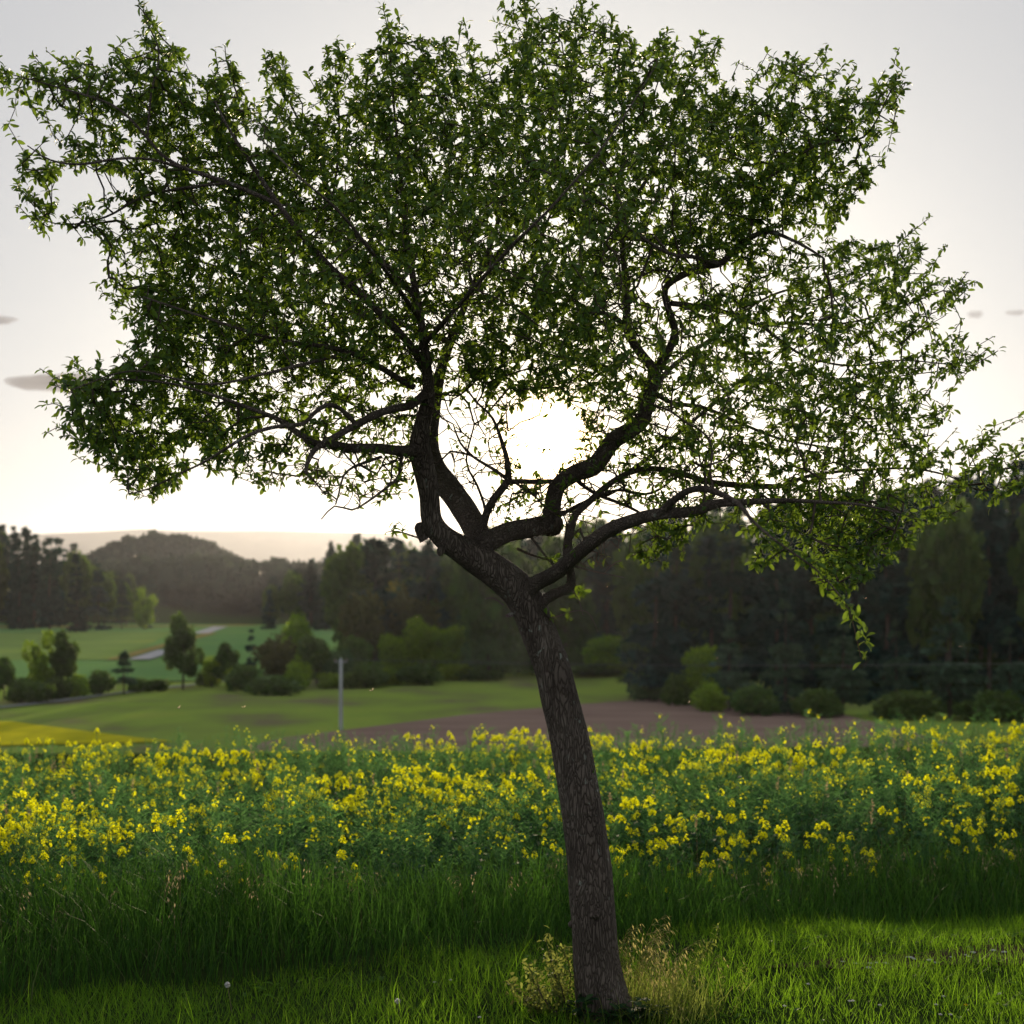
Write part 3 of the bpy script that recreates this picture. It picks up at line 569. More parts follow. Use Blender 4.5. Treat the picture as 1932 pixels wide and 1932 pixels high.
LIMBS = [
 # name, control points, twigs may start after this index fraction
 ([(905, 1052, .02, 50), (900, 1005, .08, 48), (872, 955, .14, 46), (844, 918, .20, 44), (820, 880, .26, 38), (810, 835, .32, 32), (816, 785, .38, 27), (826, 720, .44, 22), (848, 650, .5, 17), (880, 570, .55, 13), (930, 450, .6, 9), (960, 330, .6, 6), (982, 190, .55, 4)], .5),
 ([(890, 1045, 0, 40), (925, 1020, .0, 37), (962, 1003, .02, 36), (1010, 993, .04, 36), (1038, 985, .05, 36), (1044, 945, .06, 31), (1054, 914, .08, 31), (1085, 892, .1, 34), (1118, 882, .12, 36), (1136, 862, .13, 34), (1157, 832, .15, 34), (1188, 814, .17, 33), (1211, 795, .18, 31), (1222, 762, .18, 27), (1230, 724, .17, 25), (1237, 695, .16, 25)], .8),
 ([(1237, 700, .16, 20), (1206, 662, .2, 18), (1182, 619, .24, 17), (1184, 580, .28, 14), (1180, 535, .3, 13), (1174, 460, .3, 11), (1162, 380, .25, 8), (1178, 260, .2, 6), (1166, 110, .15, 3)], .25),
 ([(1182, 619, .24, 13), (1160, 600, .3, 11), (1138, 592, .36, 10), (1108, 583, .45, 8), (1060, 545, .55, 6), (1020, 470, .6, 5), (1060, 330, .6, 4), (1086, 80, .5, 3)], .1),
 ([(1237, 703, .16, 19), (1262, 660, .12, 15), (1274, 626, .1, 14), (1264, 593, .06, 13), (1254, 556, .02, 12), (1261, 536, -.02, 12), (1290, 518, -.06, 12), (1330, 502, -.1, 12), (1358, 498, -.14, 12), (1380, 478, -.16, 12), (1412, 450, -.2, 11), (1450, 437, -.25, 8), (1490, 451, -.3, 6), (1520, 466, -.34, 5), (1555, 488, -.4, 3.5)], .35),
 ([(1358, 498, -.14, 9), (1309, 485, -.3, 8), (1262, 478, -.5, 7), (1200, 440, -.7, 5), (1130, 380, -.85, 4)], .1),
 ([(1412, 450, -.2, 8), (1438, 345, -.1, 6), (1478, 240, 0, 4.5), (1510, 135, .05, 2.5)], .1),
 ([(1438, 345, -.1, 6), (1545, 272, -.2, 4.5), (1630, 258, -.25, 3.5), (1684, 165, -.3, 2.5)], .1),
 ([(1266, 572, .04, 10), (1310, 577, .1, 9), (1362, 587, .2, 9), (1405, 603, .28, 8), (1436, 613, .34, 8), (1494, 609, .4, 7), (1558, 613, .45, 5), (1640, 600, .45, 4), (1780, 548, .4, 2.5)], .1),
 ([(1436, 613, .34, 7), (1477, 646, .3, 6), (1522, 673, .25, 5), (1600, 690, .2, 4), (1700, 680, .15, 3), (1815, 690, .1, 2.2)], .1),
 # lower right limb and its forks
 ([(985, 1128, -.02, 40), (1010, 1101, -.06, 31), (1042, 1084, -.12, 30), (1068, 1064, -.18, 28), (1091, 1044, -.22, 27), (1118, 1021, -.26, 28), (1151, 999, -.3, 27), (1184, 986, -.34, 26), (1217, 975, -.38, 24), (1257, 968, -.42, 22), (1303, 967, -.46, 20), (1330, 958, -.5, 19), (1357, 949, -.53, 17), (1395, 948, -.56, 13), (1430, 946, -.6, 11), (1494, 944, -.64, 8), (1560, 948, -.66, 6), (1620, 952, -.66, 5), (1700, 968, -.6, 3)], .52),
 ([(1245, 968, -.42, 16), (1275, 941, -.5, 14), (1302, 925, -.6, 13), (1335, 923, -.7, 13), (1368, 936, -.8, 11), (1394, 951, -.86, 9), (1414, 976, -.92, 7), (1450, 1010, -1.0, 5), (1500, 1046, -1.0, 4), (1540, 1075, -1.0, 3.5), (1575, 1112, -1.0, 3), (1600, 1148, -1.0, 2.6), (1614, 1195, -1.0, 2.4), (1624, 1240, -1.0, 2)], .3),
 ([(1070, 1064, -.16, 18), (1070, 1030, -.1, 16), (1076, 998, -.05, 15), (1086, 970, .0, 14), (1110, 948, .08, 13), (1141, 919, .16, 12), (1184, 893, .26, 12), (1224, 884, .34, 11), (1273, 890, .42, 11), (1333, 908, .5, 11), (1362, 913, .54, 11), (1421, 917, .6, 11), (1477, 917, .64, 9), (1512, 902, .66, 7), (1560, 892, .66, 6), (1640, 886, .6, 5), (1720, 884, .5, 4), (1790, 898, .4, 3.4), (1850, 925, .3, 3), (1925, 912, .2, 2)], .25),
 ([(1512, 902, .66, 6), (1530, 840, .7, 5), (1560, 770, .7, 4), (1650, 720, .6, 3), (1770, 700, .5, 2)], .1),
 ([(1184, 893, .26, 9), (1240, 850, .3, 8), (1300, 800, .36, 7), (1350, 760, .4, 6), (1420, 720, .42, 5), (1500, 740, .4, 4), (1620, 790, .3, 3)], .1),
 ([(1022, 1136, -.03, 22), (1045, 1120, -.05, 19), (1068, 1113, -.07, 19), (1078, 1100, -.09, 17), (1076, 1077, -.12, 15), (1072, 1050, -.14, 14)], 2),
 # inner thin limbs by the sun
 ([(1080, 895, .1, 9), (1095, 912, .12, 8), (1131, 935, .16, 7), (1184, 955, .2, 6), (1240, 990, .22, 4), (1262, 1030, .22, 2.5)], .5),
 ([(1046, 978, .06, 9), (1075, 962, .1, 8), (1108, 945, .14, 7), (1164, 925, .2, 6), (1230, 930, .26, 5), (1300, 880, .3, 3)], .4),
 ([(970, 909, -.04, 6), (985, 920, -.06, 5), (1009, 936, -.08, 4), (1029, 958, -.1, 3)], .3),
 ([(955, 903, -.06, 7), (930, 885, -.1, 6), (893, 862, -.14, 5), (868, 835, -.18, 4), (855, 800, -.2, 2.5)], .3),
 ([(912, 1000, .03, 8), (915, 960, .1, 6), (900, 915, .16, 5), (880, 870, .2, 4), (895, 800, .2, 3)], .4),
 ([(1232, 740, .17, 12), (1270, 760, .3, 9), (1330, 770, .4, 8), (1400, 800, .45, 6), (1480, 830, .45, 5), (1600, 850, .4, 3)], .2),
 ([(905, 1018, .05, 16), (922, 958, .0, 15), (952, 916, -.05, 14), (959, 902, -.08, 13), (957, 869, -.1, 10), (949, 840, -.12, 8), (930, 790, -.15, 5), (900, 760, -.2, 4)], .6),
 ([(956, 910, -.06, 10), (980, 908, -.0, 9), (1003, 909, .04, 9), (1045, 908, .07, 9)], 2),
 # lower left limbs
 ([(786, 850, -.12, 24), (752, 850, -.2, 20), (713, 846, -.3, 18), (657, 844, -.4, 17), (628, 838, -.46, 15), (598, 838, -.52, 14), (576, 826, -.56, 13), (552, 810, -.6, 12), (522, 790, -.64, 10), (470, 770, -.7, 8), (400, 745, -.75, 6), (300, 720, -.8, 4.5), (165, 715, -.8, 2.5)], .35),
 ([(800, 745, -.2, 18), (775, 765, -.3, 16), (740, 772, -.36, 16), (710, 781, -.42, 15), (674, 801, -.48, 14), (632, 824, -.54, 13), (603, 840, -.58, 11), (585, 862, -.62, 9), (577, 890, -.66, 6), (590, 905, -.7, 4)], .3),
 ([(671, 800, -.48, 10), (640, 770, -.6, 9), (615, 765, -.7, 9), (590, 782, -.76, 8), (572, 800, -.8, 8), (535, 803, -.86, 8), (489, 813, -.9, 8), (449, 832, -.92, 7), (416, 853, -.92, 6), (377, 876, -.9, 5), (334, 896, -.88, 4.5), (284, 921, -.86, 3.5), (243, 932, -.85, 2.5)], .25),
 ([(760, 851, -.18, 9), (755, 880, -.3, 6), (750, 902, -.36, 5.5), (723, 925, -.42, 5), (690, 949, -.46, 4.2), (664, 962, -.5, 3.8), (631, 955, -.52, 3.2), (606, 980, -.54, 2.4)], .45),
 ([(720, 862, -.3, 7), (690, 872, -.34, 6), (667, 881, -.38, 5), (648, 898, -.4, 4.6), (639, 932, -.44, 4.2), (633, 952, -.46, 3.4)], .2),
 # upper crown
 ([(806, 704, -.22, 17), (765, 640, -.35, 15), (690, 565, -.5, 13), (605, 485, -.6, 11), (525, 385, -.65, 9), (470, 302, -.68, 7), (430, 240, -.7, 5), (405, 190, -.7, 3)], .2),
 ([(525, 385, -.65, 8), (430, 345, -.7, 8), (350, 318, -.72, 7), (305, 292, -.74, 6.5), (278, 260, -.75, 6), (215, 200, -.76, 4.5), (110, 165, -.76, 3.2), (20, 140, -.76, 2)], .1),
 ([(350, 318, -.72, 6), (280, 300, -.8, 5), (220, 300, -.84, 5), (150, 310, -.86, 4.5), (95, 302, -.86, 3.5), (52, 275, -.86, 2.4)], .1),
 ([(430, 345, -.7, 6), (345, 355, -.5, 5.5), (270, 371, -.4, 5), (200, 409, -.35, 4.2), (125, 424, -.3, 3), (70, 412, -.3, 2)], .35),
 ([(278, 260, -.75, 5), (285, 180, -.7, 4), (300, 100, -.66, 3), (276, 40, -.64, 2)], .1),
 ([(796, 620, -.26, 14), (772, 480, -.2, 11), (758, 350, -.15, 8), (744, 210, -.1, 5), (733, 55, -.1, 2.5)], .1),
 ([(785, 560, -.26, 12), (700, 470, .0, 10), (625, 395, .1, 8), (602, 290, .15, 6), (560, 220, .2, 4), (512, 125, .2, 2.5)], .1),
 ([(625, 395, .1, 6), (640, 260, .3, 4.5), (632, 110, .35, 2.5)], .1),
 ([(905, 515, .57, 11), (1000, 410, .8, 9), (1050, 300, .9, 7), (1075, 200, .9, 4), (1060, 80, .85, 2.5)], .1),
 ([(1170, 420, .27, 9), (1240, 300, .4, 6), (1290, 170, .45, 4), (1334, 100, .45, 2.5)], .1),
 ([(780, 730, -.2, 13), (660, 665, -.45, 10), (520, 640, -.6, 7), (390, 600, -.7, 5), (270, 560, -.7, 3)], .2),
 ([(660, 665, -.45, 8), (520, 700, -.9, 6), (390, 725, -1.0, 5), (250, 700, -1.0, 3.4), (135, 735, -1.0, 2.2)], .1),
 ([(850, 645, .5, 12), (720, 600, .8, 9), (560, 560, .95, 7), (400, 500, .9, 5), (250, 460, .8, 3)], .2),
 ([(800, 650, -.24, 11), (880, 560, -.7, 9), (960, 470, -1.0, 7), (1050, 380, -1.1, 5), (1150, 260, -1.0, 3.5), (1240, 120, -.9, 2.2)], .2),
 ([(790, 600, -.26, 10), (720, 500, -.8, 8), (640, 400, -1.1, 6), (560, 330, -1.2, 4), (480, 250, -1.1, 3)], .2),
 ([(1222, 762, .18, 12), (1260, 700, .6, 9), (1340, 640, .9, 7), (1450, 560, 1.0, 5), (1600, 520, .95, 3.5), (1730, 480, .9, 2.2)], .2),
]
node_p, node_par, node_r, allow = [], [], [], []          # growth skeleton
def feed(p, r, start):
    n = len(p); k0 = len(node_p)
    for i in range(0, n):
        node_p.append(p[i]); node_par.append(-1); node_r.append(r[i]); allow.append(i >= start*n and r[i] < 0.05)
feed(tp[::2], tr[::2], 0.93)
for k, (c, st) in enumerate(LIMBS):
    big = max(q[3] for q in c)
    p, r = add_limb('limb', c, 20 if big > 25 else (12 if big > 12 else 7), 0.085 if big > 20 else 0.11, k+11, 0.02 if big > 20 else 0.03)
    feed(p, r, st)
# short broken stubs and knots on the trunk
for (px, py, dx, dy, dd, w) in [(836, 1034, -8, 14, -.06, 15), (795, 1000, -8, -12, -.03, 26), (1050, 990, 12, 2, .06, 32), (968, 1158, -14, 5, -.03, 9), (1112, 1452, 7, 6, 0.02, 13), (1077, 1745, -4, 2, -.02, 12), (1121, 1728, 0, 4, -.098, 22)]:
    c = [(px-dx*1.2, py-dy*1.2, dd*.6, w*1.3), (px, py, dd*.9, w*1.05), (px+dx*.7, py+dy*.7, dd, w*.8), (px+dx, py+dy, dd*1.02, w*.3)]
    q = limb_pts(c, 0.008); v, f = tube(q[:, :3]-org, q[:, 3], 12, True, 0.16, px); obj('knot', mesh('knot', v, f, M['bark'], True), plum)

# crown outline in the trunk's plane (photo units), gaps in it, and how full each part is
OUT = [(0,138),(30,128),(60,122),(110,150),(140,122),(185,130),(225,105),(240,140),(270,130),(262,40),(276,30),(300,62),(312,100),(338,95),(342,130),(385,160),(415,122),(447,132),(440,185),(475,205),(490,250),(503,230),(494,112),(515,105),(538,135),(548,185),(580,190),(602,180),(613,105),(640,92),(662,160),(690,125),(700,88),(728,38),(780,72),(830,78),(852,100),(875,50),(895,100),(930,118),(938,0),(965,28),(990,-5),(1040,28),(1060,60),(1085,25),(1110,0),(1112,60),(1124,82),(1145,48),(1188,72),(1192,112),(1238,80),(1282,85),(1352,78),(1348,130),(1372,165),(1405,180),(1415,138),(1455,135),(1510,98),(1522,140),(1570,128),(1622,195),(1650,162),(1685,135),(1702,160),(1682,250),(1642,262),(1610,292),(1635,320),(1628,375),(1590,352),(1582,400),(1570,440),(1530,432),(1480,430),(1440,440),(1420,465),(1470,478),(1500,460),(1530,490),(1560,465),(1640,458),(1720,438),(1752,490),(1805,540),(1800,572),(1762,592),(1722,602),(1705,640),(1750,615),(1818,635),(1838,690),(1808,720),(1770,682),(1732,720),(1762,762),(1778,790),(1735,812),(1752,830),(1800,850),(1850,838),(1885,800),(1912,828),(1932,870),(1932,918),(1850,938),(1800,922),(1790,960),(1760,992),(1702,1000),(1722,1022),(1682,1060),(1650,1082),(1622,1102),(1590,1150),(1545,1105),(1500,1060),(1482,1035),(1425,1082),(1412,1030),(1430,1000),(1380,985),(1320,990),(1290,1062),(1270,1085),(1240,1072),(1205,1068),(1202,1030),(1222,1000),(1200,940),(1100,965),(1080,985),(1010,985),(940,985),(930,960),(950,900),(930,850),(870,800),(850,790),(820,800),(790,900),(770,940),(735,930),(765,870),(720,868),(690,905),(650,890),(610,905),(592,880),(575,910),(520,888),(490,915),(478,872),(450,862),(400,890),(350,888),(330,925),(240,940),(238,908),(200,880),(130,860),(118,770),(150,760),(118,720),(170,728),(180,670),(250,660),(262,620),(240,580),(212,570),(240,540),(228,520),(262,520),(240,480),(200,462),(190,450),(240,440),(232,405),(150,425),(60,415),(85,395),(48,370),(38,290),(75,262),(130,268),(60,200)]
HOLES = [[(85,205),(130,218),(175,250),(150,262),(100,255)], [(105,325),(215,322),(235,345),(150,392),(95,372)], [(955,770),(1010,760),(1085,765),(1100,800),(1092,850),(1040,900),(985,890),(965,830)],
         [(1228,790),(1270,770),(1275,812),(1240,830)], [(1295,790),(1325,770),(1335,805)], [(1085,905),(1130,890),(1160,900),(1120,940),(1080,950)], [(840,790),(905,770),(915,800),(860,830)], [(1330,505),(1375,500),(1400,530),(1350,535)],
         [(810,850),(870,850),(935,900),(905,950),(870,930),(830,890)], [(690,740),(720,735),(735,765),(705,770)], [(560,850),(640,850),(700,870),(640,890),(580,870)], [(470,230),(500,255),(480,290),(462,260)]]
def inside(poly, x, y):
    r = np.zeros(len(x), bool); n = len(poly)
    for i in range(n):
        (x1, y1), (x2, y2) = poly[i], poly[(i+1) % n]
        c = ((y1 > y) != (y2 > y)) & (x < (x2-x1)*(y-y1)/((y2-y1) or 1e-9)+x1); r ^= c
    return r
def crown_weight(x, y):
    w = inside(OUT, x, y).astype(float)
    for h in HOLES: w[inside(h, x, y)] = 0.0
    w *= np.where((x > 1180) & (y > 520), 0.70, 1.0)
    w *= np.where((x > 1400) & (y > 980), 1.5, 1.0)
    w *= np.where((x > 830) & (x < 1180) & (y > 740), 0.40, 1.0)
    w *= np.where((x > 500) & (x < 840) & (y > 760), 0.75, 1.0)
    w *= np.where((x > 240) & (x < 1200) & (y > 250) & (y < 720), 1.12, 1.0)
    w *= np.where((x < 420) & (y < 430), np.where(x < 260, .62, .8), 1.0)
    w *= np.where((x > 1380) & (y < 460), 0.95, 1.0)
    w *= np.clip(0.62+0.85*(patch2(x/62.0, y/62.0)+0.25*patch2(x/23.0+3, y/23.0)), 0.15, 1.5)
    return w
def patch2(x, y): return 0.45+0.28*np.sin(1.3*x+2.1*np.sin(.7*y))*np.cos(1.1*y+1.7*np.sin(.5*x))+0.2*np.sin(2.3*x-1.9*y+np.sin(1.7*x))
NA = 14000
cx = rng.uniform(-10, 1940, 80000); cy = rng.uniform(-10, 1160, 80000)
keep = rng.random(80000)*1.3 < crown_weight(cx, cy); cx, cy = cx[keep][:NA], cy[keep][:NA]
# distance of a point from the outline decides how deep the crown is there
op = np.array(OUT, float); seg = np.vstack([op, op[:1]]); ed = np.concatenate([np.linspace(seg[i], seg[i+1], 6, endpoint=False) for i in range(len(op))])
din = np.array([np.min((ed[:, 0]-a)**2+(ed[:, 1]-b)**2) for a, b in zip(cx, cy)])**0.5
kk = ~((din < 34) & (rng.random(len(din)) < .55)); cx, cy, din = cx[kk], cy[kk], din[kk]
LP = np.array(node_p); ax_, ay_ = to_px(LP)
def depth_of(x, y):
    """mean depth of the limbs near a photo point"""
    d2 = (ax_-x)**2+(ay_-y)**2; k = np.argpartition(d2, 25)[:25]; w = 1/(d2[k]+300); return float((LP[k, 1]*w).sum()/w.sum())
half = np.clip(0.10+din/PXM*1.5, 0.08, 1.15)
cd = np.array([depth_of(a, b) for a, b in zip(cx, cy)])
t = 1-np.clip(din/120, 0, 1)
dep = (cd*t+D0*(1-t))+rng.uniform(-1, 1, len(cx))*half
ATT = np.array([P(a, b, d) for a, b, d in zip(cx, cy, dep)])

# bare crooked twigs in the open middle and under the lower limbs
TW = [[(840,780),(1190,750),(1210,900),(1190,985),(930,990),(850,900)], [(560,820),(780,840),(790,900),(720,940),(640,960),(570,915)], [(1040,1000),(1240,980),(1300,1000),(1220,1060),(1090,1080)], [(1190,760),(1420,760),(1440,960),(1230,960)]]
bare_pts = []
for poly, m in zip(TW, (520, 190, 90, 330)):
    pa = np.array(poly); bx0 = rng.uniform(pa[:, 0].min(), pa[:, 0].max(), 4000); by0 = rng.uniform(pa[:, 1].min(), pa[:, 1].max(), 4000); kk = inside(poly, bx0, by0) & ~(inside(HOLES[2], bx0, by0) & (rng.random(4000) < .8)); bx0, by0 = bx0[kk][:m], by0[kk][:m]
    for a, b in zip(bx0, by0): bare_pts.append(P(a, b, depth_of(a, b)+rng.normal(0, .16)))
nat = len(ATT); ATT = np.vstack([ATT, bare_pts])
# spiky young shoots standing out of the outline
ctr = np.array([950.0, 620.0]); SHOOT = []
for k in range(330):
    e = ed[rng.integers(len(ed))]
    if 1000 < e[1] or (e[1] > 760 and 760 < e[0] < 1250): continue
    d = e-ctr; d = d/np.linalg.norm(d)+np.array([rng.normal(0, .35), -.75]); d /= np.linalg.norm(d); L = rng.uniform(18, 70); D_ = depth_of(*e)*.6+D0*.4+rng.normal(0, .1)
    if e[1] < 120: L *= .55
    for q in (-.5, .0, .5, 1.0): SHOOT.append(P(e[0]+d[0]*L*q-d[0]*10, e[1]+d[1]*L*q-d[1]*10, D_))
shoot0 = len(ATT); ATT = np.vstack([ATT, SHOOT])
# grow twigs: every point joins the nearest part of the tree, in order of distance
cap_n = len(node_p)+len(ATT)*9
NP = np.full((cap_n, 3), 1e3); NP[:len(node_p)] = LP
PL = np.full(cap_n, 0.0); OKN = np.zeros(cap_n, bool); OKN[:len(node_p)] = allow
PAR = np.full(cap_n, -1); RAD = np.zeros(cap_n); RAD[:len(node_p)] = node_r; n0 = len(node_p); n = n0
lim = LP[np.array(allow)]
dmin = np.array([np.min(((lim-a)**2).sum(1)) for a in ATT])**0.5
TIPS = []; KIND = np.zeros(cap_n, np.int8)
NPx = NP.astype(np.float32); bias = np.where(OKN, 0, 50).astype(np.float32)
for i in np.argsort(dmin):
    a = ATT[i]; dv = NPx[:n]-a.astype(np.float32); d = np.sqrt((dv*dv).sum(1))+bias[:n]
    j = int(np.argmin(d+0.22*PL[:n])); L = float(np.linalg.norm(NP[j]-a)); m = max(1, int(L/0.045))
    if L < 0.012: continue
    s = NP[j]; bow = rand_dirs(1)[0]*L*0.10+np.array([0, 0, rng.normal(0.0, 0.05)])*L; prev = j
    for q in range(1, m+1):
        u = q/m; c = s+(a-s)*u+bow*4*u*(1-u)+(rng.normal(0, 0.006, 3) if q < m else 0)
        NP[n] = c; NPx[n] = c; PAR[n] = prev; PL[n] = PL[prev]+L/m; OKN[n] = True; KIND[n] = (1 if nat <= i < shoot0 else (2 if i >= shoot0 else 0)); bias[n] = 0; prev = n; n += 1
        if n >= cap_n-50: break
    if not (nat <= i < shoot0) or rng.random() < .3: TIPS.append(prev)
NP, PAR, RAD = NP[:n], PAR[:n], RAD[:n]
acc_r = np.zeros(n); kids = np.zeros(n, int)
for k in range(n-1, n0-1, -1):
    if acc_r[k] == 0: acc_r[k] = 0.0015**2.4
    pr = PAR[k]; kids[pr] += 1
    if pr >= n0: acc_r[pr] += acc_r[k]*0.93
RAD[n0:] = np.minimum(acc_r[n0:]**(1/2.4), 0.018)
k = np.arange(n0, n); pr = PAR[k]
A, B = NP[pr], NP[k]; rb = RAD[k]; ra = np.where(pr >= n0, np.minimum(RAD[pr], rb*1.5), np.minimum(RAD[pr], rb*1.3))
ax = norm(B-A); u = norm(np.cross(ax, np.where(np.abs(ax[:, 2:3]) < 0.9, [[0, 0, 1.0]], [[1.0, 0, 0]]))); w = np.cross(ax, u)
ang = np.arange(4)*np.pi/2; ca, sa = np.cos(ang)[None, :, None], np.sin(ang)[None, :, None]
ring = ca*u[:, None]+sa*w[:, None]
v = np.concatenate([A[:, None]+ring*ra[:, None, None], B[:, None]+ring*rb[:, None, None]], 1).reshape(-1, 3)
o8 = (np.arange(len(k))*8)[:, None, None]; jj = np.arange(4); qf = np.stack([jj, (jj+1) % 4, 4+(jj+1) % 4, 4+jj], -1)[None]+o8
tag(obj('twigs', mesh('twigs', v-org, qf.reshape(-1, 4), M['twig'], True), plum), kind='stuff')
print('twig nodes', n-n0)

# leaves: an arched, folded blade
def leaf_template(fold=0.20, arch=0.45, wid=0.215):
    t = np.array([0, .25, .58, .86, 1.0]); hw = np.array([0.0, .62, 1.0, .74, 0])*wid; rows = []; idx = []
    for a, h in zip(t, hw):
        z = -arch*a*a
        if h == 0: idx.append([len(rows)]); rows.append([0, a, z])
        else: idx.append([len(rows), len(rows)+1, len(rows)+2]); rows += [[-h, a, z+fold*h/wid*.5], [0, a, z], [h, a, z+fold*h/wid*.5]]
    T = [[idx[0][0], idx[1][1], idx[1][0]], [idx[0][0], idx[1][2], idx[1][1]], [idx[-1][0], idx[-2][0], idx[-2][1]], [idx[-1][0], idx[-2][1], idx[-2][2]]]; Q = []
    for r in range(1, 3):
        p, q = idx[r], idx[r+1]; Q += [[p[0], p[1], q[1], q[0]], [p[1], p[2], q[2], q[1]]]
    return np.array(rows), [np.array(Q), np.array(T)]
LV, LF = leaf_template()
tipset = np.array(TIPS); tw_dir = norm(NP-NP[np.maximum(PAR, 0)]); tw_dir[:n0] = [0, 0, 1]
lp, ld = [], []
for q in tipset:
    m = rng.integers(3, 6) if KIND[q] == 2 else rng.integers(6, 10); lp.append(np.repeat(NP[q][None], m, 0)-tw_dir[q]*rng.uniform(0, 0.03, (m, 1))); ld.append(np.repeat(tw_dir[q][None], m, 0)*0.55)
thin = np.where((np.arange(n) >= n0) & (RAD < 0.0065))[0]; thin = thin[rng.random(len(thin)) < np.where(KIND[thin] == 1, .12, np.where(KIND[thin] == 2, .65, .84))]
for q in thin:
    m = rng.integers(2, 5); lp.append(np.repeat(NP[q][None], m, 0)+rng.normal(0, 0.006, (m, 3))); ld.append(np.repeat(tw_dir[q][None], m, 0)*0.3)
lp = np.vstack(lp); ld = np.vstack(ld)
qx, qy = to_px(lp); ok = np.ones(len(lp), bool)
for h in HOLES: ok &= ~(inside(h, qx, qy) & (rng.random(len(lp)) < 0.9))
ok &= ~((qx > 470) & (qx < 840) & (qy > 700) & (rng.random(len(lp)) < 0.36))
ok &= ~((qx > 830) & (qx < 1180) & (qy > 740) & (rng.random(len(lp)) < 0.45))
ok &= ~((qx > 1180) & (qy > 500) & (rng.random(len(lp)) < 0.12))
# stout limbs show through: few leaves hang right in front of them
bigl = np.array(node_r) > 0.0125; bx1, by1, bz1 = ax_[bigl], ay_[bigl], LP[bigl, 1]
cell = {}
for a, b, d in zip(bx1, by1, bz1):
    for i in (-1, 0, 1):
        for j in (-1, 0, 1): k_ = (int(a//26)+i, int(b//26)+j); cell[k_] = max(cell.get(k_, 0), d)
fr_ = np.array([cell.get((int(a//26), int(b//26)), 0) > d-.03 for a, b, d in zip(qx, qy, lp[:, 1])]); ok &= ~(fr_ & (rng.random(len(lp)) < .62))
lp, ld, qx, qy = lp[ok], ld[ok], qx[ok], qy[ok]
# hand-set clusters on the hanging twig and the sprigs near the trunk
def cluster(px, py, d, m, spread=4):
    c = np.array([P(px+rng.normal(0, spread), py+rng.normal(0, spread), D0+d+rng.normal(0, .02)) for _ in range(m)]); return c
ex = [(1602, 1150, -1.0, 9), (1610, 1168, -1.0, 8), (1624, 1188, -1.0, 6), (1634, 1210, -1.0, 6), (1628, 1243, -1.0, 5), (1090, 1118, -.05, 9), (1098, 1126, -.05, 7), (1075, 1157, -.04, 5), (1036, 1160, -.05, 4), (1045, 1056, .0, 8), (762, 1004, -.05, 6), (742, 1000, -.05, 6), (735, 1006, -.05, 4), (1112, 1453, .0, 4)]
exl = np.vstack([cluster(a, b, c, m) for a, b, c, m in ex]); nex = len(exl)
lp = np.vstack([lp, exl]); ld = np.vstack([ld, np.tile([0, -.1, .1], (nex, 1))])
NL = len(lp)
dirv = norm(ld+rand_dirs(NL)*0.95+np.array([0, -0.12, 0.22])); upv = norm(np.array([0, -0.15, 0.8])+rng.normal(0, 0.45, (NL, 3)))
X, Y, Z = frame(dirv, upv)
size = rng.uniform(0.017, 0.037, NL); rv = np.clip(rng.normal(0.42, 0.24, NL), 0, 1); size[NL-nex:] = rng.uniform(.032, .043, nex); rv[rng.random(NL) < 0.015] = 1.0
print('leaves', NL)
# the 300 that show largest: outer leaves seen against plain sky or dark wood
qx, qy = to_px(lp); lowr = (qx > 1420) & (qy > 1015)
cand = np.concatenate([np.arange(NL-nex, NL), np.where(lowr[:NL-nex])[0]])
edge = np.where(((qx < 260) | (qx > 1800)) & ~lowr)[0]; rng.shuffle(edge)
cand = np.unique(np.concatenate([cand, edge[:400]])); one = cand[np.argsort(-size[cand])][:300]
mask = np.zeros(NL, bool); mask[one] = True
rest = np.where(~mask)[0]
v, f, a = scatter(LV, LF, lp[rest]-org, X[rest], Y[rest], Z[rest], size[rest], rv[rest])
tag(obj('crown', mesh('crown', v, f, M['plum_leaf'], True, attr=a), plum), kind='stuff')
LM = [mesh('leaf', LV, LF, M['plum_leaf'], True, attr=np.full(len(LV), q)) for q in (0.25, 0.42, 0.55, 0.7, 0.9)]
for q in one:
    o = obj('leaf', LM[min(4, int(rv[q]*5))], plum); sc = size[q]
    mtx = Matrix(((X[q, 0]*sc, Y[q, 0]*sc, Z[q, 0]*sc, lp[q, 0]-org[0]), (X[q, 1]*sc, Y[q, 1]*sc, Z[q, 1]*sc, lp[q, 1]-org[1]), (X[q, 2]*sc, Y[q, 2]*sc, Z[q, 2]*sc, lp[q, 2]-org[2]), (0, 0, 0, 1)))
    o.matrix_local = mtx
# bare sprigs near the trunk
for c in [[(1022, 1150, -.05, 3), (1040, 1166, -.06, 2.6), (1070, 1156, -.06, 2.4), (1100, 1152, -.06, 2), (1116, 1164, -.06, 1.6), (1128, 1192, -.06, 1.2)], [(1085, 1068, -.2, 4), (1120, 1078, -.22, 3), (1150, 1084, -.24, 2), (1178, 1090, -.25, 1.4)], [(1140, 1082, -.22, 2), (1160, 1062, -.22, 1.5), (1172, 1058, -.22, 1)],
          [(800, 1018, -.05, 4), (775, 1010, -.05, 3), (750, 1002, -.05, 2.2), (728, 1004, -.05, 1.4)], [(950, 1142, -.06, 3), (930, 1128, -.08, 2), (915, 1130, -.1, 1.2)], [(1000, 1010, .05, 6), (1030, 1050, .02, 4), (1064, 1090, -.02, 3)], [(975, 1035, .1, 6), (1010, 1050, .1, 4), (1045, 1058, .1, 3)], [(1078, 1112, -.07, 4), (1092, 1132, -.07, 2.5), (1100, 1160, -.07, 1.2)]]:
    add_limb('twig', c, 6, 0.1, c[0][0])

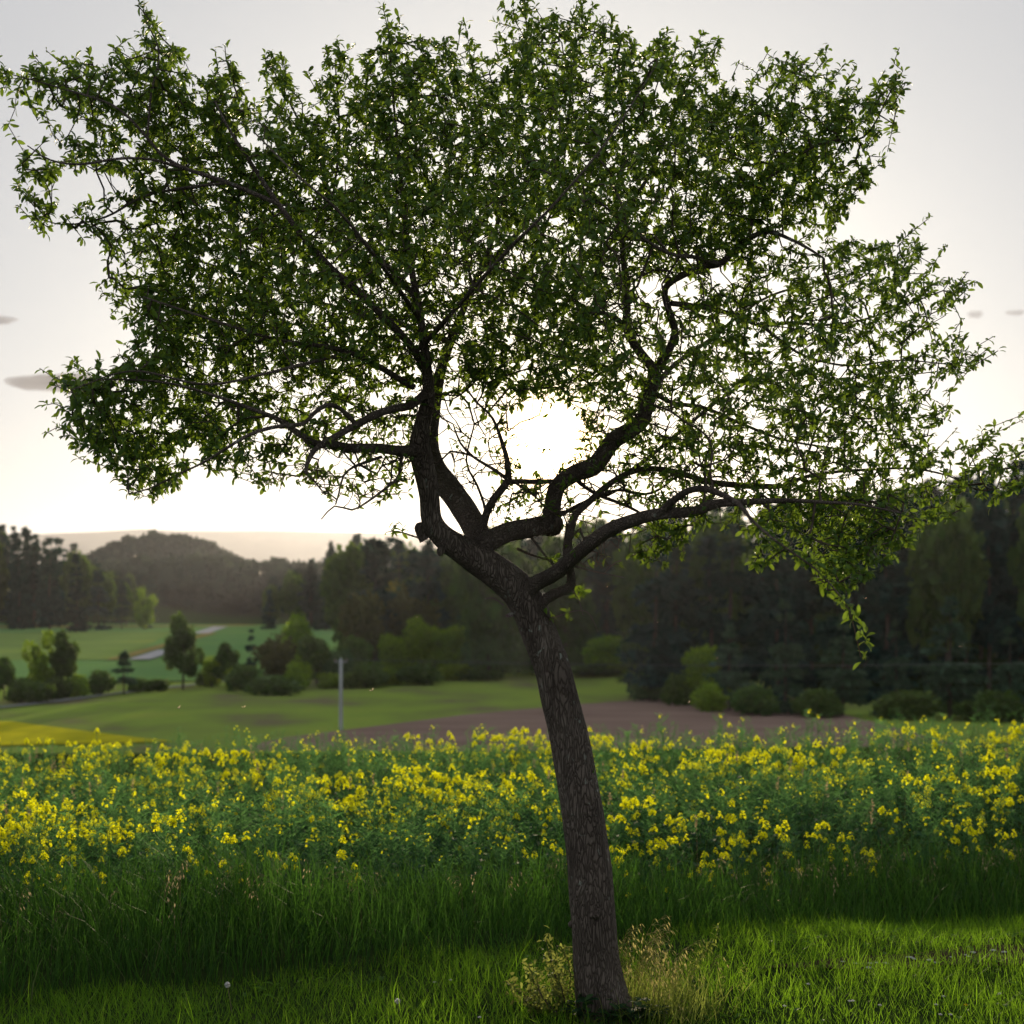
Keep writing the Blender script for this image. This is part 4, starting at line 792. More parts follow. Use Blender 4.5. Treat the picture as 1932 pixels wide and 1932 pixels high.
# ------------------------------------------------------------------ grasses
def y_tall(x): return 7.02+0.5*x
def y_rape(x): return 8.30+0.36*x
BV = np.array([[-.5, 0, 0], [.5, 0, 0], [-.42, .45, .06], [.42, .45, .06], [-.25, .8, .22], [.25, .8, .22], [0, 1, .42]])
BF = [np.array([[0, 1, 3, 2], [2, 3, 5, 4]]), np.array([[4, 5, 6]])]
SV = np.array([[-.5, 0, 0], [.5, 0, 0], [-.36, .55, .12], [.36, .55, .12], [0, 1, .38]]); SF_ = [np.array([[0, 1, 3, 2]]), np.array([[2, 3, 4]])]
def blades(x, y, h, w, tv, tf, lean=0.28, bend=1.0, rv=None):
    m = len(x); pos = np.column_stack([x, y, ground_z(x, y)-0.01])
    Y = norm(np.column_stack([rng.normal(0, lean, m), rng.normal(0, lean, m), np.ones(m)]))
    a = rng.uniform(0, 2*np.pi, m); zt = np.column_stack([np.cos(a), np.sin(a), np.zeros(m)])
    X = norm(np.cross(Y, zt)); Z = np.cross(X, Y)
    sc = np.column_stack([w, h, h*bend*rng.uniform(0.3, 1.6, m)])
    return scatter(tv, tf, pos, X, Y, Z, sc, np.clip(rng.normal(.45, .25, m), 0, 1) if rv is None else rv)
def patch(x, y, k=1.0, s=0.0): return 0.5+0.25*np.sin(2.3*k*x+1.3*y+s)+0.25*np.sin(1.1*x-2.9*k*y+1.7+2*s)+0.15*np.sin(5.1*k*x+4.3*y+s)
def in_track(x, y):
    """the worn wheel track at the right of the trunk"""
    yc = 6.75+0.22*(x-1.2); return (x > 1.1) & (np.abs(y-yc) < 0.07*sm(1.0, 2.2, x)*(0.6+0.8*patch(x, y, 3)))
# short mown grass
n = 105000; x = rng.uniform(-3.6, 4.1, n); y = rng.uniform(4.3, 9.0, n); t = y_tall(x)
k = (y < t+0.15) & (np.abs(x) < .345*y+1.0) & ~(in_track(x, y) & (rng.random(n) < .93)); x, y = x[k], y[k]
h = (0.035+0.055*rng.random(len(x)))*(0.75+0.7*patch(x, y, 1.4))*np.where(rng.random(len(x)) < .02, 1.9, 1)
v, f, a = blades(x, y, h, rng.uniform(.0022, .0044, len(x)), SV, SF_, .38, 1.0, np.where(rng.random(len(x)) < .035, 1.0, np.clip(rng.normal(.32+.3*patch(x, y, 2, 1), .22), 0, .95)))
tag(obj('short_grass', mesh('short_grass', v, f, M['grass_short'], attr=a)), kind='stuff')
# broad weeds flat in the turf
n = 2600; x = rng.uniform(-3.2, 3.7, n); y = rng.uniform(4.5, 8.6, n); k = (y < y_tall(x)) & (patch(x, y, 1.7, 4) > .55) & ~in_track(x, y); x, y = x[k], y[k]; m = len(x)
a0 = rng.uniform(0, 6.28, m); Y = norm(np.column_stack([np.cos(a0), np.sin(a0), rng.uniform(.1, .8, m)])); X, Y, Z = frame(Y)
v, f, a = scatter(LV, LF, np.column_stack([x, y, ground_z(x, y)+rng.uniform(.0, .03, m)]), X, Y, Z, rng.uniform(.03, .065, m))
tag(obj('turf_weeds', mesh('turf_weeds', v, f, M['grass_short'], attr=a*.6)), kind='stuff')
# tall grass belt
n = 52000; x = rng.uniform(-4.5, 5.4, n); y = rng.uniform(5.0, 11.5, n)
k = (y > y_tall(x)-.05+.12*patch(x, y, 3)) & (y < y_rape(x)+.7) & (np.abs(x) < .345*y+1.2); x, y = x[k], y[k]
u = np.clip((y-y_tall(x))/0.8, 0, 1)**.8; h = (0.13+0.25*u)*(.7+.5*rng.random(len(x)))*(.8+.45*patch(x, y, 1.2, 2))
v, f, a = blades(x, y, h, rng.uniform(.0035, .0075, len(x)), BV, BF, .17, 1.1, np.where(rng.random(len(x)) < .03, 1.0, np.clip(rng.normal(.3+.3*patch(x, y, 1, 5), .2), 0, .95)))
tag(obj('tall_grass', mesh('tall_grass', v, f, M['grass_tall'], attr=a)), kind='stuff')
# flowering brome: thin bent stalk with drooping spikelets
def brome_parts(x, y, z, h, lean, nsp=9, tone=.6):
    a = rng.uniform(0, 6.28) if lean is None else lean; d = np.array([np.cos(a), np.sin(a), 0]); b = h*(rng.uniform(.25, .55) if lean is not None else rng.uniform(.08, .28))
    c = np.array([[x, y, z-.01], [x+d[0]*b*.15, y+d[1]*b*.15, z+h*.5], [x+d[0]*b*.5, y+d[1]*b*.5, z+h*.9], [x+d[0]*b, y+d[1]*b, z+h]]); c = spline(c, h/9)
    out = [(*tube(c, np.linspace(.0011, .0005, len(c)), 3, False), tone*.5)]
    q = len(c); pos, dr = [], []
    for k in range(nsp):
        i = int(q*.62+k*(q*.38-1)/nsp); o = rng.normal(0, .012, 3); e = c[i]+d*rng.uniform(.01, .05)+o+np.array([0, 0, rng.uniform(-.025, .012)])
        out.append((*tube(np.array([c[i], (c[i]+e)/2+[0, 0, .006], e]), [.0005]*3, 3, False), tone*.6)); pos.append(e); dr.append([d[0]*.5+o[0]*8, d[1]*.5+o[1]*8, -.8])
    X, Y, Z = frame(np.array(dr)); m = len(pos)
    v, f, aa = scatter(np.array([[0, 0, 0], [-.13, .35, .05], [0, 1, 0], [.13, .35, -.05]]), QF, np.array(pos), X, Y, Z, rng.uniform(.014, .026, m), np.clip(rng.normal(tone+.15, .2, m), 0, 1)); out.append((v, f, aa))
    return out
parts = []
for k in range(150):
    x = rng.uniform(-3.2, 3.8); y = y_tall(x)+rng.uniform(.45, 1.35); 
    if patch(x, y, 1.5, 3) < .45: continue
    parts += brome_parts(x, y, float(ground_z(x, y)), rng.uniform(.28, .44), None, 7, .7)
v, f, a = join(parts); tag(obj('grass_seed_heads', mesh('grass_seed_heads', v, f, M['dry'], attr=a)), kind='stuff')

def near(px, py):
    D = EYE*F/(py-HY); return (px-CX)/F*D, D
# ------------------------------------------------------------------ worn track with stones
uu = np.linspace(1.1, 3.6, 40); vv = np.linspace(-1, 1, 7); yc = 6.75+.22*(uu-1.2); wv = .14*sm(1.0, 2.0, uu)+.02
gx = np.repeat(uu[:, None], 7, 1); gy = yc[:, None]+wv[:, None]*vv[None]*(1+.25*np.sin(9*uu)[:, None]); gz = ground_z(gx, gy)+.006
tag(obj('path', mesh('path', np.stack([gx, gy, gz], -1).reshape(-1, 3), grid_faces(40, 7), M['earth'], True)), kind='structure')
def pebble(seed, r):
    g = np.random.default_rng(seed); th = np.linspace(0, np.pi, 6)[1:-1]; ph = np.linspace(0, 2*np.pi, 9)[:-1]
    v = [[0, 0, 1]]+[[np.sin(a)*np.cos(b), np.sin(a)*np.sin(b), np.cos(a)] for a in th for b in ph]+[[0, 0, -1]]
    v = np.array(v)*g.uniform(.75, 1.15, (len(v), 1))*np.array([1, .75, .42])*r; T, Q = [], []
    for j in range(8):
        T.append([0, 1+j, 1+(j+1) % 8]); b = 1+3*8; T.append([33, b+(j+1) % 8, b+j])
        for i in range(3): p = 1+i*8; Q.append([p+j, p+8+j, p+8+(j+1) % 8, p+(j+1) % 8])
    return v, [np.array(Q), np.array(T)]
PB = [mesh('stone', *pebble(k, .022), M['stone'], True) for k in range(4)]
for k in range(22):
    x = rng.choice([rng.uniform(1.45, 1.95), rng.uniform(2.0, 2.7)]); y = 6.75+.22*(x-1.2)+rng.normal(0, .05)
    o = obj('stone', PB[k % 4], None, (x, y, float(ground_z(x, y))+.012)); o.rotation_euler = (0, 0, rng.uniform(0, 6.28)); q = rng.uniform(.35, 1.0); o.scale = (q, q, q*.6)
    tag(o, 'small pale stone lying in the worn track at the right', 'stone', 'pale stones in the worn track')

# ------------------------------------------------------------------ rapeseed
PV = np.array([[0, 0, 0], [-.42, .55, .08], [0, 1, .02], [.42, .55, .08]])
def flower_head(nf, r):
    """a raceme tip: open four-petalled flowers in a loose dome round a knot of buds"""
    out = []; pos, nr = [], []
    for k in range(nf):
        a = 2.4*k+rng.normal(0, .4); q = np.sqrt((k+.6)/nf); p = np.array([np.cos(a)*r*q, np.sin(a)*r*q, r*1.5*(1-q**1.2)-r*.6*q+rng.normal(0, r*.2)])
        pos.append(p); nr.append(norm(np.array([np.cos(a)*q, np.sin(a)*q, .8-.5*q]+rng.normal(0, .25, 3))))
        out.append((*tube(np.array([[0, 0, -r*.9+.2*r*rng.random()], p*.6+[0, 0, -r*.15], p]), [.0008]*3, 3, False), .3))
    pos, nr = np.array(pos), np.array(nr)
    t1 = norm(np.cross(nr, rand_dirs(nf))); t2 = np.cross(nr, t1)
    pet = []
    for q in range(4):
        a = q*np.pi/2+rng.normal(0, .12, nf); Y = norm(t1*np.cos(a)[:, None]+t2*np.sin(a)[:, None]+nr*.25); X = norm(np.cross(Y, nr)); pet.append(scatter(PV, QF, pos, X, Y, np.cross(X, Y), rng.uniform(.0105, .0145, nf)))
    bn = 7; bd = rand_dirs(bn); bd[:, 2] = np.abs(bd[:, 2]); X, Y, Z = frame(bd); bud = scatter(np.array([[-.25, 0, 0], [.25, 0, 0], [.2, .8, 0], [-.2, .8, 0]]), QF, np.tile([0, 0, r*.85], (bn, 1))+bd*.003, X, Y, Z, .008)
    g = join(out+[bud]); p = join(pet)
    v = np.vstack([g[0], p[0]]); off = len(g[0]); fs = list(g[1]); Q = [q for q in fs if q.shape[1] == 4]; T = [q for q in fs if q.shape[1] == 3]
    nq = len(np.vstack(Q)); Qa = np.vstack(Q+[p[1][0]+off]); mi = np.concatenate([np.zeros(nq), np.ones(len(p[1][0]))])
    fl = [Qa]+([np.vstack(T)] if T else []); mi = np.concatenate([mi, np.zeros(sum(len(q) for q in T))])
    return v, fl, np.concatenate([g[2], p[2]]), mi
def rape_plant(h, nb, nf, pods):
    stem, pod, heads = [], [], []
    tipx = rng.normal(0, .05, 2); c = spline(np.array([[0, 0, -.03], [tipx[0]*.2, tipx[1]*.2, h*.4], [tipx[0]*.6, tipx[1]*.6, h*.75], [tipx[0], tipx[1], h]]), h/7)
    axes = [c]; stem.append((*tube(c, np.linspace(.0048, .0012, len(c)), 4, False), .4))
    for b in range(nb):
        i = int(len(c)*rng.uniform(.35, .8)); a = 2.4*b+rng.uniform(-.5, .5); L = h*rng.uniform(.12, .42); d = np.array([np.cos(a), np.sin(a), 0])
        e = np.array([c[i], c[i]+d*L*.28+[0, 0, L*.35], c[i]+d*L*.45+[0, 0, L]]); e[2, 2] = min(e[2, 2], h*1.03); e = spline(e, L/4); axes.append(e)
        stem.append((*tube(e, np.linspace(.0024, .0009, len(e)), 3, False), .5))
    pp, pd = [], []
    for e in axes:
        heads.append(e[-1]); L = np.linalg.norm(e[-1]-e[0]); seg = min(.26, L*.75)
        for k in range(pods):
            u = 1-seg/L*(.08+.92*k/pods); p = e[0]*0; idx = u*(len(e)-1); i0 = int(idx); p = e[i0]+(e[min(i0+1, len(e)-1)]-e[i0])*(idx-i0)
            a = 2.4*k+rng.normal(0, .3); pp.append(p); pd.append([np.cos(a)*.8, np.sin(a)*.8, rng.uniform(.15, .8)])
    pp, pd = np.array(pp), np.array(pd); X, Y, Z = frame(pd, rand_dirs(len(pp)))
    pt = np.array([[-.02, 0, 0], [.02, 0, 0], [.035, .4, -.05], [-.035, .4, -.05], [0, 1, .12]]); pv = scatter(pt, [np.array([[0, 1, 2, 3]]), np.array([[3, 2, 4]])], pp, X, Y, Z, rng.uniform(.032, .06, len(pp)), np.clip(rng.normal(.6, .2, len(pp)), 0, 1))
    m = 7; hh = rng.uniform(.08, .62, m)*h; a = rng.uniform(0, 6.28, m); X, Y, Z = frame(np.column_stack([np.cos(a), np.sin(a), rng.uniform(-.1, .6, m)])); lv = leaf_template(.12, .45, .19)
    lf = scatter(lv[0], lv[1], np.column_stack([tipx[0]*.3*np.ones(m), tipx[1]*.3*np.ones(m), hh]), X, Y, Z, rng.uniform(.07, .15, m)*(1.25-hh/h))
    return join(stem), pv, lf, [(p, flower_head(max(4, int(nf*rng.uniform(.6, 1.3))), rng.uniform(.018, .031))) for p in heads if rng.random() < (.72 if nf > 4 else .08)]
RP = []
for h, nb, nf, pods in [(.66, 5, 14, 9), (.60, 5, 12, 9), (.72, 5, 11, 12), (.54, 5, 15, 7), (.64, 6, 4, 16), (.70, 5, 4, 17), (.62, 5, 14, 9), (.68, 6, 3, 17)]:
    st, pv, lf, hd = rape_plant(h, nb, nf, pods); RP.append(dict(h=h, st=st, pv=pv, lf=lf, hd=hd, nf=nf))
G = [M['rape_green'], M['petal']]
for r in RP:
    r['me'] = [('stem', mesh('stem', r['st'][0], r['st'][1], M['rape_green'], True, attr=r['st'][2]), None), ('seed_pods', mesh('seed_pods', r['pv'][0], r['pv'][1], M['rape_green'], attr=r['pv'][2]), 'stuff'), ('foliage', mesh('foliage', r['lf'][0], r['lf'][1], M['rape_leaf'], True, attr=r['lf'][2]), 'stuff')]
    r['hm'] = [(p, mesh('flower_head', v, f, mats=G, midx=mi, attr=a)) for p, (v, f, a, mi) in r['hd']]
# planting
pts = []
for gy_ in np.arange(7.2, 16.4, .175):
    for gx_ in np.arange(-7.6, 8.0, .175):
        x, y = gx_+rng.normal(0, .05), gy_+rng.normal(0, .05)
        if y > y_rape(x)+.1*np.sin(5*x) and abs(x) < .345*y+1.5 and rng.random() < (.8 if y < 12 else .62): pts.append((x, y))
pts = np.array(pts); fl = 1.25*patch(pts[:, 0], pts[:, 1], .6, .6)-.1+rng.normal(0, .22, len(pts))
kind = np.where(fl-.03*(pts[:, 1]-9) > np.quantile(fl-.03*(pts[:, 1]-9), .70), rng.choice([0, 1, 2, 3, 6], len(pts)), rng.choice([4, 5, 7, 5], len(pts)))
front = pts[:, 1]-.36*pts[:, 0]; vis = np.abs(pts[:, 0]) < .345*pts[:, 1]-.05
order = np.argsort(front+np.where(vis, 0, 100)); single = order[:300]; isone = np.zeros(len(pts), bool); isone[single] = True
hs = np.clip(rng.normal(.94, .11, len(pts)), .6, 1.15)*np.where(front < 9.0, rng.uniform(.5, 1.0, len(pts)), 1); rot = rng.uniform(0, 6.28, len(pts)); tilt = rng.normal(0, .06, (len(pts), 2))
gzv = ground_z(pts[:, 0], pts[:, 1]); first = {}
for q in single:
    k = int(kind[q]); r = RP[k]
    if k not in first:
        o = thing('rapeseed_plant', 'flowering rapeseed plant in the front rows of the crop', 'plant', group='rapeseed plants in the front rows')
        for nm, me, kd in r['me']: tag(obj(nm, me, o), kind=kd)
        for p, me in r['hm']: obj('flower_head', me, o, tuple(p))
        first[k] = o
    else: o = copy_tree(first[k])
    o['label'] = ('flowering' if r['nf'] > 4 else 'mostly podded')+' rapeseed plant in the front rows '+('left' if to_px(np.array([pts[q, 0], pts[q, 1], .3]))[0] < 1100 else 'right')+' of the plum trunk'
    o.location = (pts[q, 0], pts[q, 1], gzv[q]); o.scale = (hs[q],)*3; o.rotation_euler = (tilt[q, 0], tilt[q, 1], rot[q])
VV, QQ, TT, AA, MQ, MT, off = [], [], [], [], [], [], 0
for k, r in enumerate(RP):
    sel = np.where(~isone & (kind == k))[0]
    if not len(sel): continue
    pc = [(r['st'], 0), (r['pv'], 0), (r['lf'], 2)]
    tv, tq, tt, ta, mq, mt, o2 = [], [], [], [], [], [], 0
    def put(v, f, a, mi):
        global o2
        c0 = 0
        for g in f:
            mm = mi[c0:c0+len(g)] if not np.isscalar(mi) else np.full(len(g), mi); c0 += len(g)
            (tq if g.shape[1] == 4 else tt).append(g+o2); (mq if g.shape[1] == 4 else mt).append(mm)
        tv.append(v); ta.append(a); o2 += len(v)
    for (v, f, a), mi in pc: put(v, f, a, mi)
    for p, (v, f, a, mi) in r['hd']: put(v+p, f, a, mi)
    tv, ta = np.vstack(tv), np.concatenate(ta); tq = np.vstack(tq); tt = np.vstack(tt) if tt else np.zeros((0, 3), int); mq = np.concatenate(mq); mt = np.concatenate(mt) if mt else np.zeros(0)
    m = len(sel); ca, sa = np.cos(rot[sel]), np.sin(rot[sel]); X = np.column_stack([ca, sa, tilt[sel, 0]]); Y = np.column_stack([-sa, ca, tilt[sel, 1]]); Z = norm(np.column_stack([-tilt[sel, 0], -tilt[sel, 1], np.ones(m)]))
    v, f, a = scatter(tv, [tq, tt], np.column_stack([pts[sel], gzv[sel]]), X, Y, Z, hs[sel]); VV.append(v); QQ.append(f[0]+off); TT.append(f[1]+off); off += len(v); AA.append(np.tile(ta, m)); MQ.append(np.tile(mq, m)); MT.append(np.tile(mt, m))
tag(obj('rapeseed_crop', mesh('rapeseed_crop', np.vstack(VV), [np.vstack(QQ), np.vstack(TT)], mats=G+[M['rape_leaf']], midx=np.concatenate(MQ+MT), attr=np.concatenate(AA))), kind='stuff')
print('rape', len(pts), sum(len(q)*2 for q in QQ)+sum(len(q) for q in TT))
# dry tan grass heads standing in the crop
parts = []
for k in range(64):
    y = rng.uniform(8.8, 15.5); x = rng.uniform(-.345*y, .345*y); z = float(ground_z(x, y)); h = rng.uniform(.6, .78)
    c = np.array([[x, y, z], [x+rng.normal(0, .02), y, z+h*.7], [x+rng.normal(0, .05), y, z+h]]); parts.append((*tube(c, [.0012, .001, .0006], 3, False), .3))
    m = 26; u = rng.random(m); d = rand_dirs(m); d[:, 2] = np.abs(d[:, 2]); X, Y, Z = frame(d); pos = c[2]-np.array([0, 0, 1])*(u*.09)[:, None]
    parts.append(scatter(np.array([[0, 0, 0], [-.2, .5, .1], [0, 1, 0], [.2, .5, -.1]]), QF, pos, X, Y, Z, rng.uniform(.012, .028, m)))
v, f, a = join(parts); tag(obj('dry_grass_heads', mesh('dry_grass_heads', v, f, M['dry'], attr=a)), kind='stuff')

# ------------------------------------------------------------------ plants at the foot of the trunk
bx_, by_ = near(1040, 1908)
sh = thing('shrub', 'small twiggy shrub with pale young leaves left of the trunk base', 'shrub', (bx_, by_, 0)); so = np.array([bx_, by_, 0])
SL = []
stems = [[(1062, 1908, 0), (1048, 1845, -.03), (1036, 1800, -.04), (1029, 1770, -.05)], [(1050, 1908, 0), (1012, 1862, -.08), (998, 1818, -.1)], [(1045, 1908, 0), (1000, 1884, -.05), (972, 1868, -.06), (953, 1852, -.08)], [(1066, 1906, .05), (1076, 1850, .06), (1070, 1806, .06), (1064, 1790, .06)],
         [(1050, 1910, .05), (1018, 1894, .1), (1000, 1866, .12)], [(1055, 1908, .1), (1052, 1860, .15), (1045, 1822, .15)], [(1048, 1910, -.1), (1022, 1880, -.16), (1012, 1842, -.16)], [(1070, 1910, -.06), (1060, 1866, -.1), (1050, 1836, -.12)], [(1040, 1912, 0), (1004, 1900, -.1), (990, 1886, -.14)]]
for c in stems:
    q = spline(np.array([P(a, b, by_+d) for a, b, d in c]), .012); q[:, :2] += rng.normal(0, .002, (len(q), 2)); v, f = tube(q-so, np.linspace(.004, .0012, len(q)), 5); obj('stem', mesh('stem', v, f, M['twig'], True), sh)
    for p in q[len(q)//5::2]:
        m = rng.integers(8, 15); SL.append(np.repeat(p[None], m, 0)+rng.normal(0, .014, (m, 3)))
SL = np.vstack(SL); m = len(SL); X, Y, Z = frame(norm(rand_dirs(m)+[0, 0, .3]), norm(rng.normal(0, .6, (m, 3))+[0, -.2, .8]))
v, f, a = scatter(LV, LF, SL-so, X, Y, Z, rng.uniform(.017, .032, m)); tag(obj('foliage', mesh('foliage', v, f, M['shrub_leaf'], True, attr=a), sh), kind='stuff')
# brome tussock right of the trunk
bx_, by_ = near(1225, 1915); tu = thing('grass_tussock', 'tussock of pale seeding grass lit from behind right of the trunk base', 'grass', (bx_, by_, 0)); so = np.array([bx_, by_, 0])
parts = []
for k in range(70):
    px = np.clip(rng.normal(1225, 52), 1165, 1340); x, _ = near(px, 1915); y = by_+rng.normal(.05, .12)
    h = rng.uniform(.12, .27)*(1.15 if px < 1240 else .9); parts += brome_parts(x, y, 0.0, h, rng.normal(.0, .9), rng.integers(4, 9), .45)
for px, hh in ((1192, .40), (1200, .36), (1188, .34), (1204, .31), (1260, .28), (1300, .25)):
    x, _ = near(px, 1915); parts += brome_parts(x, by_+.02, 0, hh, rng.normal(0, .3), 11, .65)
v, f, a = join(parts); v = v-so; tag(obj('seeding_stalks', mesh('seeding_stalks', v, f, M['brome'], attr=a), tu), kind='stuff')
n = 900; x = bx_+rng.normal(.02, .13, n); y = by_+rng.normal(.05, .13, n); v, f, a = blades(x, y, rng.uniform(.07, .2, n), rng.uniform(.002, .004, n), BV, BF, .35, 1.2); tag(obj('blades', mesh('blades', v-so, f, M['weed'], attr=a), tu), kind='stuff')
# whorled weeds
def whorl_weed(ctrl, label, side=True):
    b = np.array([*near(*ctrl[0]), 0.0]); o = thing('weed', label, 'weed', tuple(b))
    q = spline(np.array([P(a, c, b[1]+.02*i) for i, (a, c) in enumerate(ctrl)]), .01); v, f = tube(q-b, np.linspace(.0022, .0008, len(q)), 4); obj('stem', mesh('stem', v, f, M['weed'], True, attr=np.full(len(v), .7)), o)
    pos, dr = [], []
    for i in range(len(q)//6, len(q), 3):
        a0 = rng.uniform(0, 6); t = norm(q[min(i+1, len(q)-1)]-q[i-1])
        for k in range(7): d = rand_dirs(1)[0]; d = norm(d-t*np.dot(d, t)+t*.3); pos.append(q[i]); dr.append(d)
        if i > len(q)*.5 and side:
            for k in range(10): d = rand_dirs(1)[0]; pos.append(q[i]+d*.012); dr.append(d)
    X, Y, Z = frame(np.array(dr)); v, f, a = scatter(LV*np.array([.6, 1, 1]), LF, np.array(pos)-b, X, Y, Z, rng.uniform(.008, .02, len(pos))); tag(obj('foliage', mesh('foliage', v, f, M['weed'], True, attr=a), o), kind='stuff')
whorl_weed([(1286, 1912), (1300, 1860), (1318, 1815), (1340, 1785), (1352, 1762), (1357, 1740)], 'tallest weed right of the trunk with small leaves in whorls')
whorl_weed([(1294, 1912), (1302, 1850), (1312, 1805), (1330, 1778)], 'shorter weed stem leaning against the tallest weed right of the trunk')
whorl_weed([(1330, 1915), (1352, 1880), (1362, 1850), (1364, 1836)], 'small weed with clustered tips right of the tallest weed')
whorl_weed([(1385, 1915), (1394, 1880), (1402, 1850), (1404, 1826)], 'rightmost small weed of those beside the trunk')
# dark broad leaves at the trunk's foot
bx_, by_ = near(1140, 1928); ne = thing('nettle_clump', 'clump of dark broad leaves against the foot of the trunk', 'plant', (bx_, by_, 0)); so = np.array([bx_, by_, 0])
pos, dr = [], []
for k in range(22):
    px = rng.uniform(1075, 1235); x, y = near(px, rng.uniform(1922, 1940)); h = rng.uniform(.03, .11); c = np.array([[x, y, 0], [x+rng.normal(0, .01), y-.01, h*.6], [x+rng.normal(0, .02), y-.015, h]])
    v, f = tube(c-so, [.002, .0016, .001], 4); obj('stem', mesh('stem', v, f, M['nettle'], True, attr=np.full(len(v), .6)), ne)
    for u in (.4, .7, 1):
        for s_ in range(3): pos.append(c[0]+(c[2]-c[0])*u); dr.append([*rng.normal(0, 1, 2), .25])
X, Y, Z = frame(np.array(dr)); v, f, a = scatter(leaf_template(.14, .25, .34)[0], LF, np.array(pos)-so, X, Y, Z, rng.uniform(.03, .06, len(pos))); tag(obj('foliage', mesh('foliage', v, f, M['nettle'], True, attr=a), ne), kind='stuff')

# ------------------------------------------------------------------ small flowers in the turf
def stem_to(x, y, h, lean): 
    c = np.array([[x, y, -.01], [x+lean*.4, y, h*.5], [x+lean, y, h]]); return c
def daisy(px, py, label, yellow=False):
    D = EYE*F/(py+14-HY); x = (px-CX)/F*D; h = max(.02, EYE-(py-HY)/F*D)
    o = thing('dandelion' if yellow else 'daisy', label, 'flower', (x, D, float(ground_z(x, D))), None if yellow else 'white daisies in the short grass')
    v, f = tube(np.array([[0, 0, -.01], [.004, 0, h*.5], [0, 0, h]]), [.0009]*3, 5); obj('stem', mesh('stem', v, f, M['weed'], True, attr=np.full(len(v), .5)), o)
    m = 16; a = np.linspace(0, 2*np.pi, m, endpoint=False); X, Y, Z = frame(norm(np.column_stack([np.cos(a), np.sin(a)-.25, np.full(m, .55)])))
    v, f, aa = scatter(PV*np.array([.7, 1, 1]), QF, np.tile([0, 0, h], (m, 1)), X, Y, Z, .0105); v2, f2, a2 = scatter(PV, QF, np.tile([0, 0, h+.002], (m, 1)), X, norm(Y+[0, 0, .9]), Z, .007)
    q = join([(v, f, aa), (v2, f2, a2)]); obj('flower', mesh('flower', q[0], q[1], M['yellow_petal' if yellow else 'white_petal'], attr=q[2]), o)
for px, py in [(1766, 1895), (1774, 1914), (1793, 1914), (1886, 1872), (1603, 1898), (1609, 1897), (820, 1855), (850, 1853), (1480, 1906), (1525, 1860), (1780, 1880), (1660, 1902), (905, 1918)]:
    daisy(px, py, 'small white daisy head in the short grass '+('left' if px < 1100 else 'right')+' of the trunk')
daisy(1822, 1896, 'single yellow flower among the white daisies at bottom right', True)
def clock(px, py, base, label):
    D = EYE*F/(base[1]-HY); x0 = (base[0]-CX)/F*D; x1 = (px-CX)/F*D; h = EYE-(py-HY)/F*D
    o = thing('dandelion_clock', label, 'flower', (x0, D, 0)); c = np.array([[0, 0, -.01], [(x1-x0)*.5, 0, h*.5], [x1-x0, 0, h]]); v, f = tube(c, [.0016, .0014, .0012], 5); obj('stem', mesh('stem', v, f, M['dry'], True, attr=np.full(len(v), .4)), o)
    m = 90; d = rand_dirs(m); d[:, 2] = d[:, 2]*.8+.2; X, Y, Z = frame(norm(d)); v, f, a = scatter(np.array([[-.04, 0, 0], [.04, 0, 0], [.22, 1, 0], [-.22, 1, 0]]), QF, np.tile(c[2], (m, 1)), X, Y, Z, .012); obj('seed_head', mesh('seed_head', v, f, M['white_petal'], attr=a), o)
clock(429, 1858, (438, 1908), 'dandelion clock on a tall stalk at lower left in front of the tall grass'); clock(750, 1889, (752, 1912), 'short dandelion clock in the grass left of the trunk')

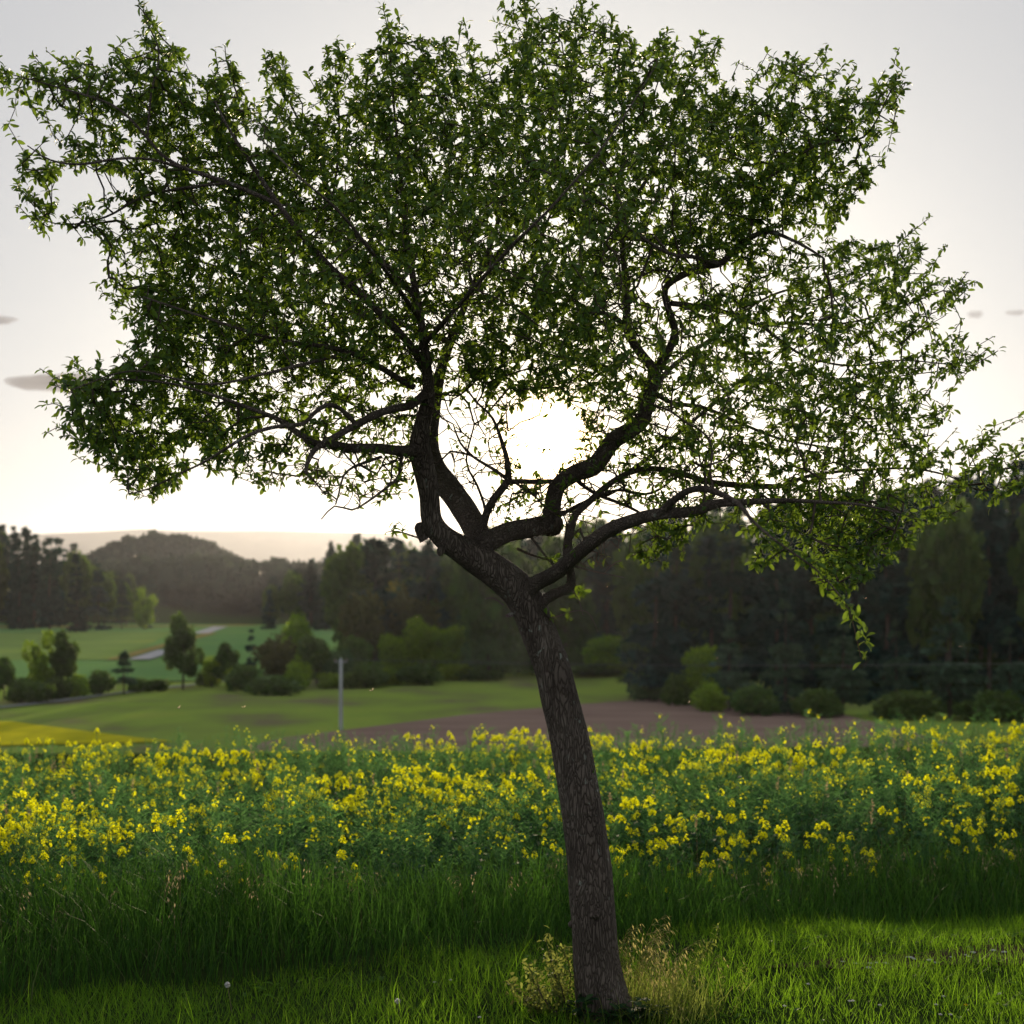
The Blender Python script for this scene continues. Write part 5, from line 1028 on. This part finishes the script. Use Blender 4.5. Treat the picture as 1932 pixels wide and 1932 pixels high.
# ------------------------------------------------------------------ insects in the evening light
wv_ = np.array([[0, 0, 0], [.25, .35, .05], [.15, 1, .1], [-.2, .8, .05]])
v1, f1 = tube(np.array([[0, -.5, 0], [0, -.25, .02], [0, .1, .0], [0, .5, -.04]])*.007, np.array([.05, .16, .14, .03])*.007, 8)
IB = mesh('body', v1, f1, M['insect'], True); IW = mesh('wing', wv_*.009, [np.array([[0, 1, 2, 3]])], M['wing'], attr=np.full(4, .5))
WH = ['just right of the plum fork', 'over the wood edge right of the trunk', 'by the largest soft pine at right', 'over the meadow at left', 'over the meadow right of the left one', 'right of the utility pole top', 'over the far end of the ploughed field', 'over the left bright green tree', 'at the right edge of the upper trunk', 'over the tall grass right of the trunk', 'beside the hanging plum twig', 'below the leafless plum sprig']
for k, (px, py, D) in enumerate([(1145, 1108, 5.4), (1353, 1243, 4.6), (1815, 1220, 4.2), (338, 1336, 4.5), (460, 1335, 5.5), (702, 1303, 4.8), (1300, 1326, 5.6), (788, 1165, 6.2), (1060, 1225, 6.5), (1470, 1700, 5.5), (1632, 1130, 5.5), (1240, 1175, 6)]):
    o = thing('insect', 'tiny flying insect glowing in low sun '+WH[k], 'insect', tuple(P(px, py, D)), 'insects drifting in the evening light'); o.rotation_euler = (rng.uniform(-.6, .6), rng.uniform(-.6, .6), rng.uniform(0, 6.28)); o.scale = (rng.uniform(.7, 1.25),)*3
    obj('body', IB, o)
    for s_ in (-1, 1): w_ = obj('wing', IW, o); w_.rotation_euler = (.5, 0, s_*-1.2)

# ------------------------------------------------------------------ clouds and haze
def vol(name, density, colour, g):
    m, t, o = new_mat(name); p = t.nodes.new('ShaderNodeVolumePrincipled'); p.inputs['Density'].default_value = density; p.inputs['Color'].default_value = (*colour, 1); p.inputs['Anisotropy'].default_value = g
    t.links.new(p.outputs[0], o.inputs['Volume']); return m
CM = vol('cloud_vapour', .008, (.42, .42, .47), .0)
for px, py, wpx, hpx, lab in [(120, 719, 225, 36, 'long dark lens shaped cloud beside the left edge of the plum crown'), (-12, 602, 96, 16, 'thin grey cloud cut by the left edge of the photo'), (1840, 592, 30, 15, 'tiny grey cloud right of the plum crown'), (1916, 589, 40, 10, 'faint sliver of cloud at the right edge of the photo')]:
    D = 12000.0; c = P(px, py, D); a = np.linspace(0, np.pi, 22); b = np.linspace(0, 2*np.pi, 40, endpoint=False); A_, B_ = np.meshgrid(a, b, indexing='ij')
    v = np.stack([np.cos(A_), np.sin(A_)*np.cos(B_), np.sin(A_)*np.sin(B_)], -1); r = 1+.10*np.sin(5*v[..., 0]+px)+.08*np.sin(9*v[..., 0]+3*v[..., 2]+py)+.06*np.sin(17*v[..., 0]); v = v*np.array([wpx/F*D/2, 200*min(1, .25+wpx/300), hpx/F*D/2]); v[..., 2] *= r*np.where(v[..., 2] > 0, .7, 1.2); v[..., 1] *= r
    n1, n2 = len(a), len(b); i = np.arange(n1-1)[:, None]*n2; j = np.arange(n2)[None]; q = np.stack([i+n2+j, i+n2+(j+1) % n2, i+(j+1) % n2, i+j], -1).reshape(-1, 4)
    o = obj('cloud', mesh('cloud', v.reshape(-1, 3), q, CM, True), None, tuple(c)); tag(o, lab, 'cloud')
v, f = box(-9300, 9300, -60, 9800, -10.6, 500)
tag(obj('haze', mesh('haze', v, f, vol('haze_air', 0.000032, (.78, .80, .94), .66))), kind='stuff')
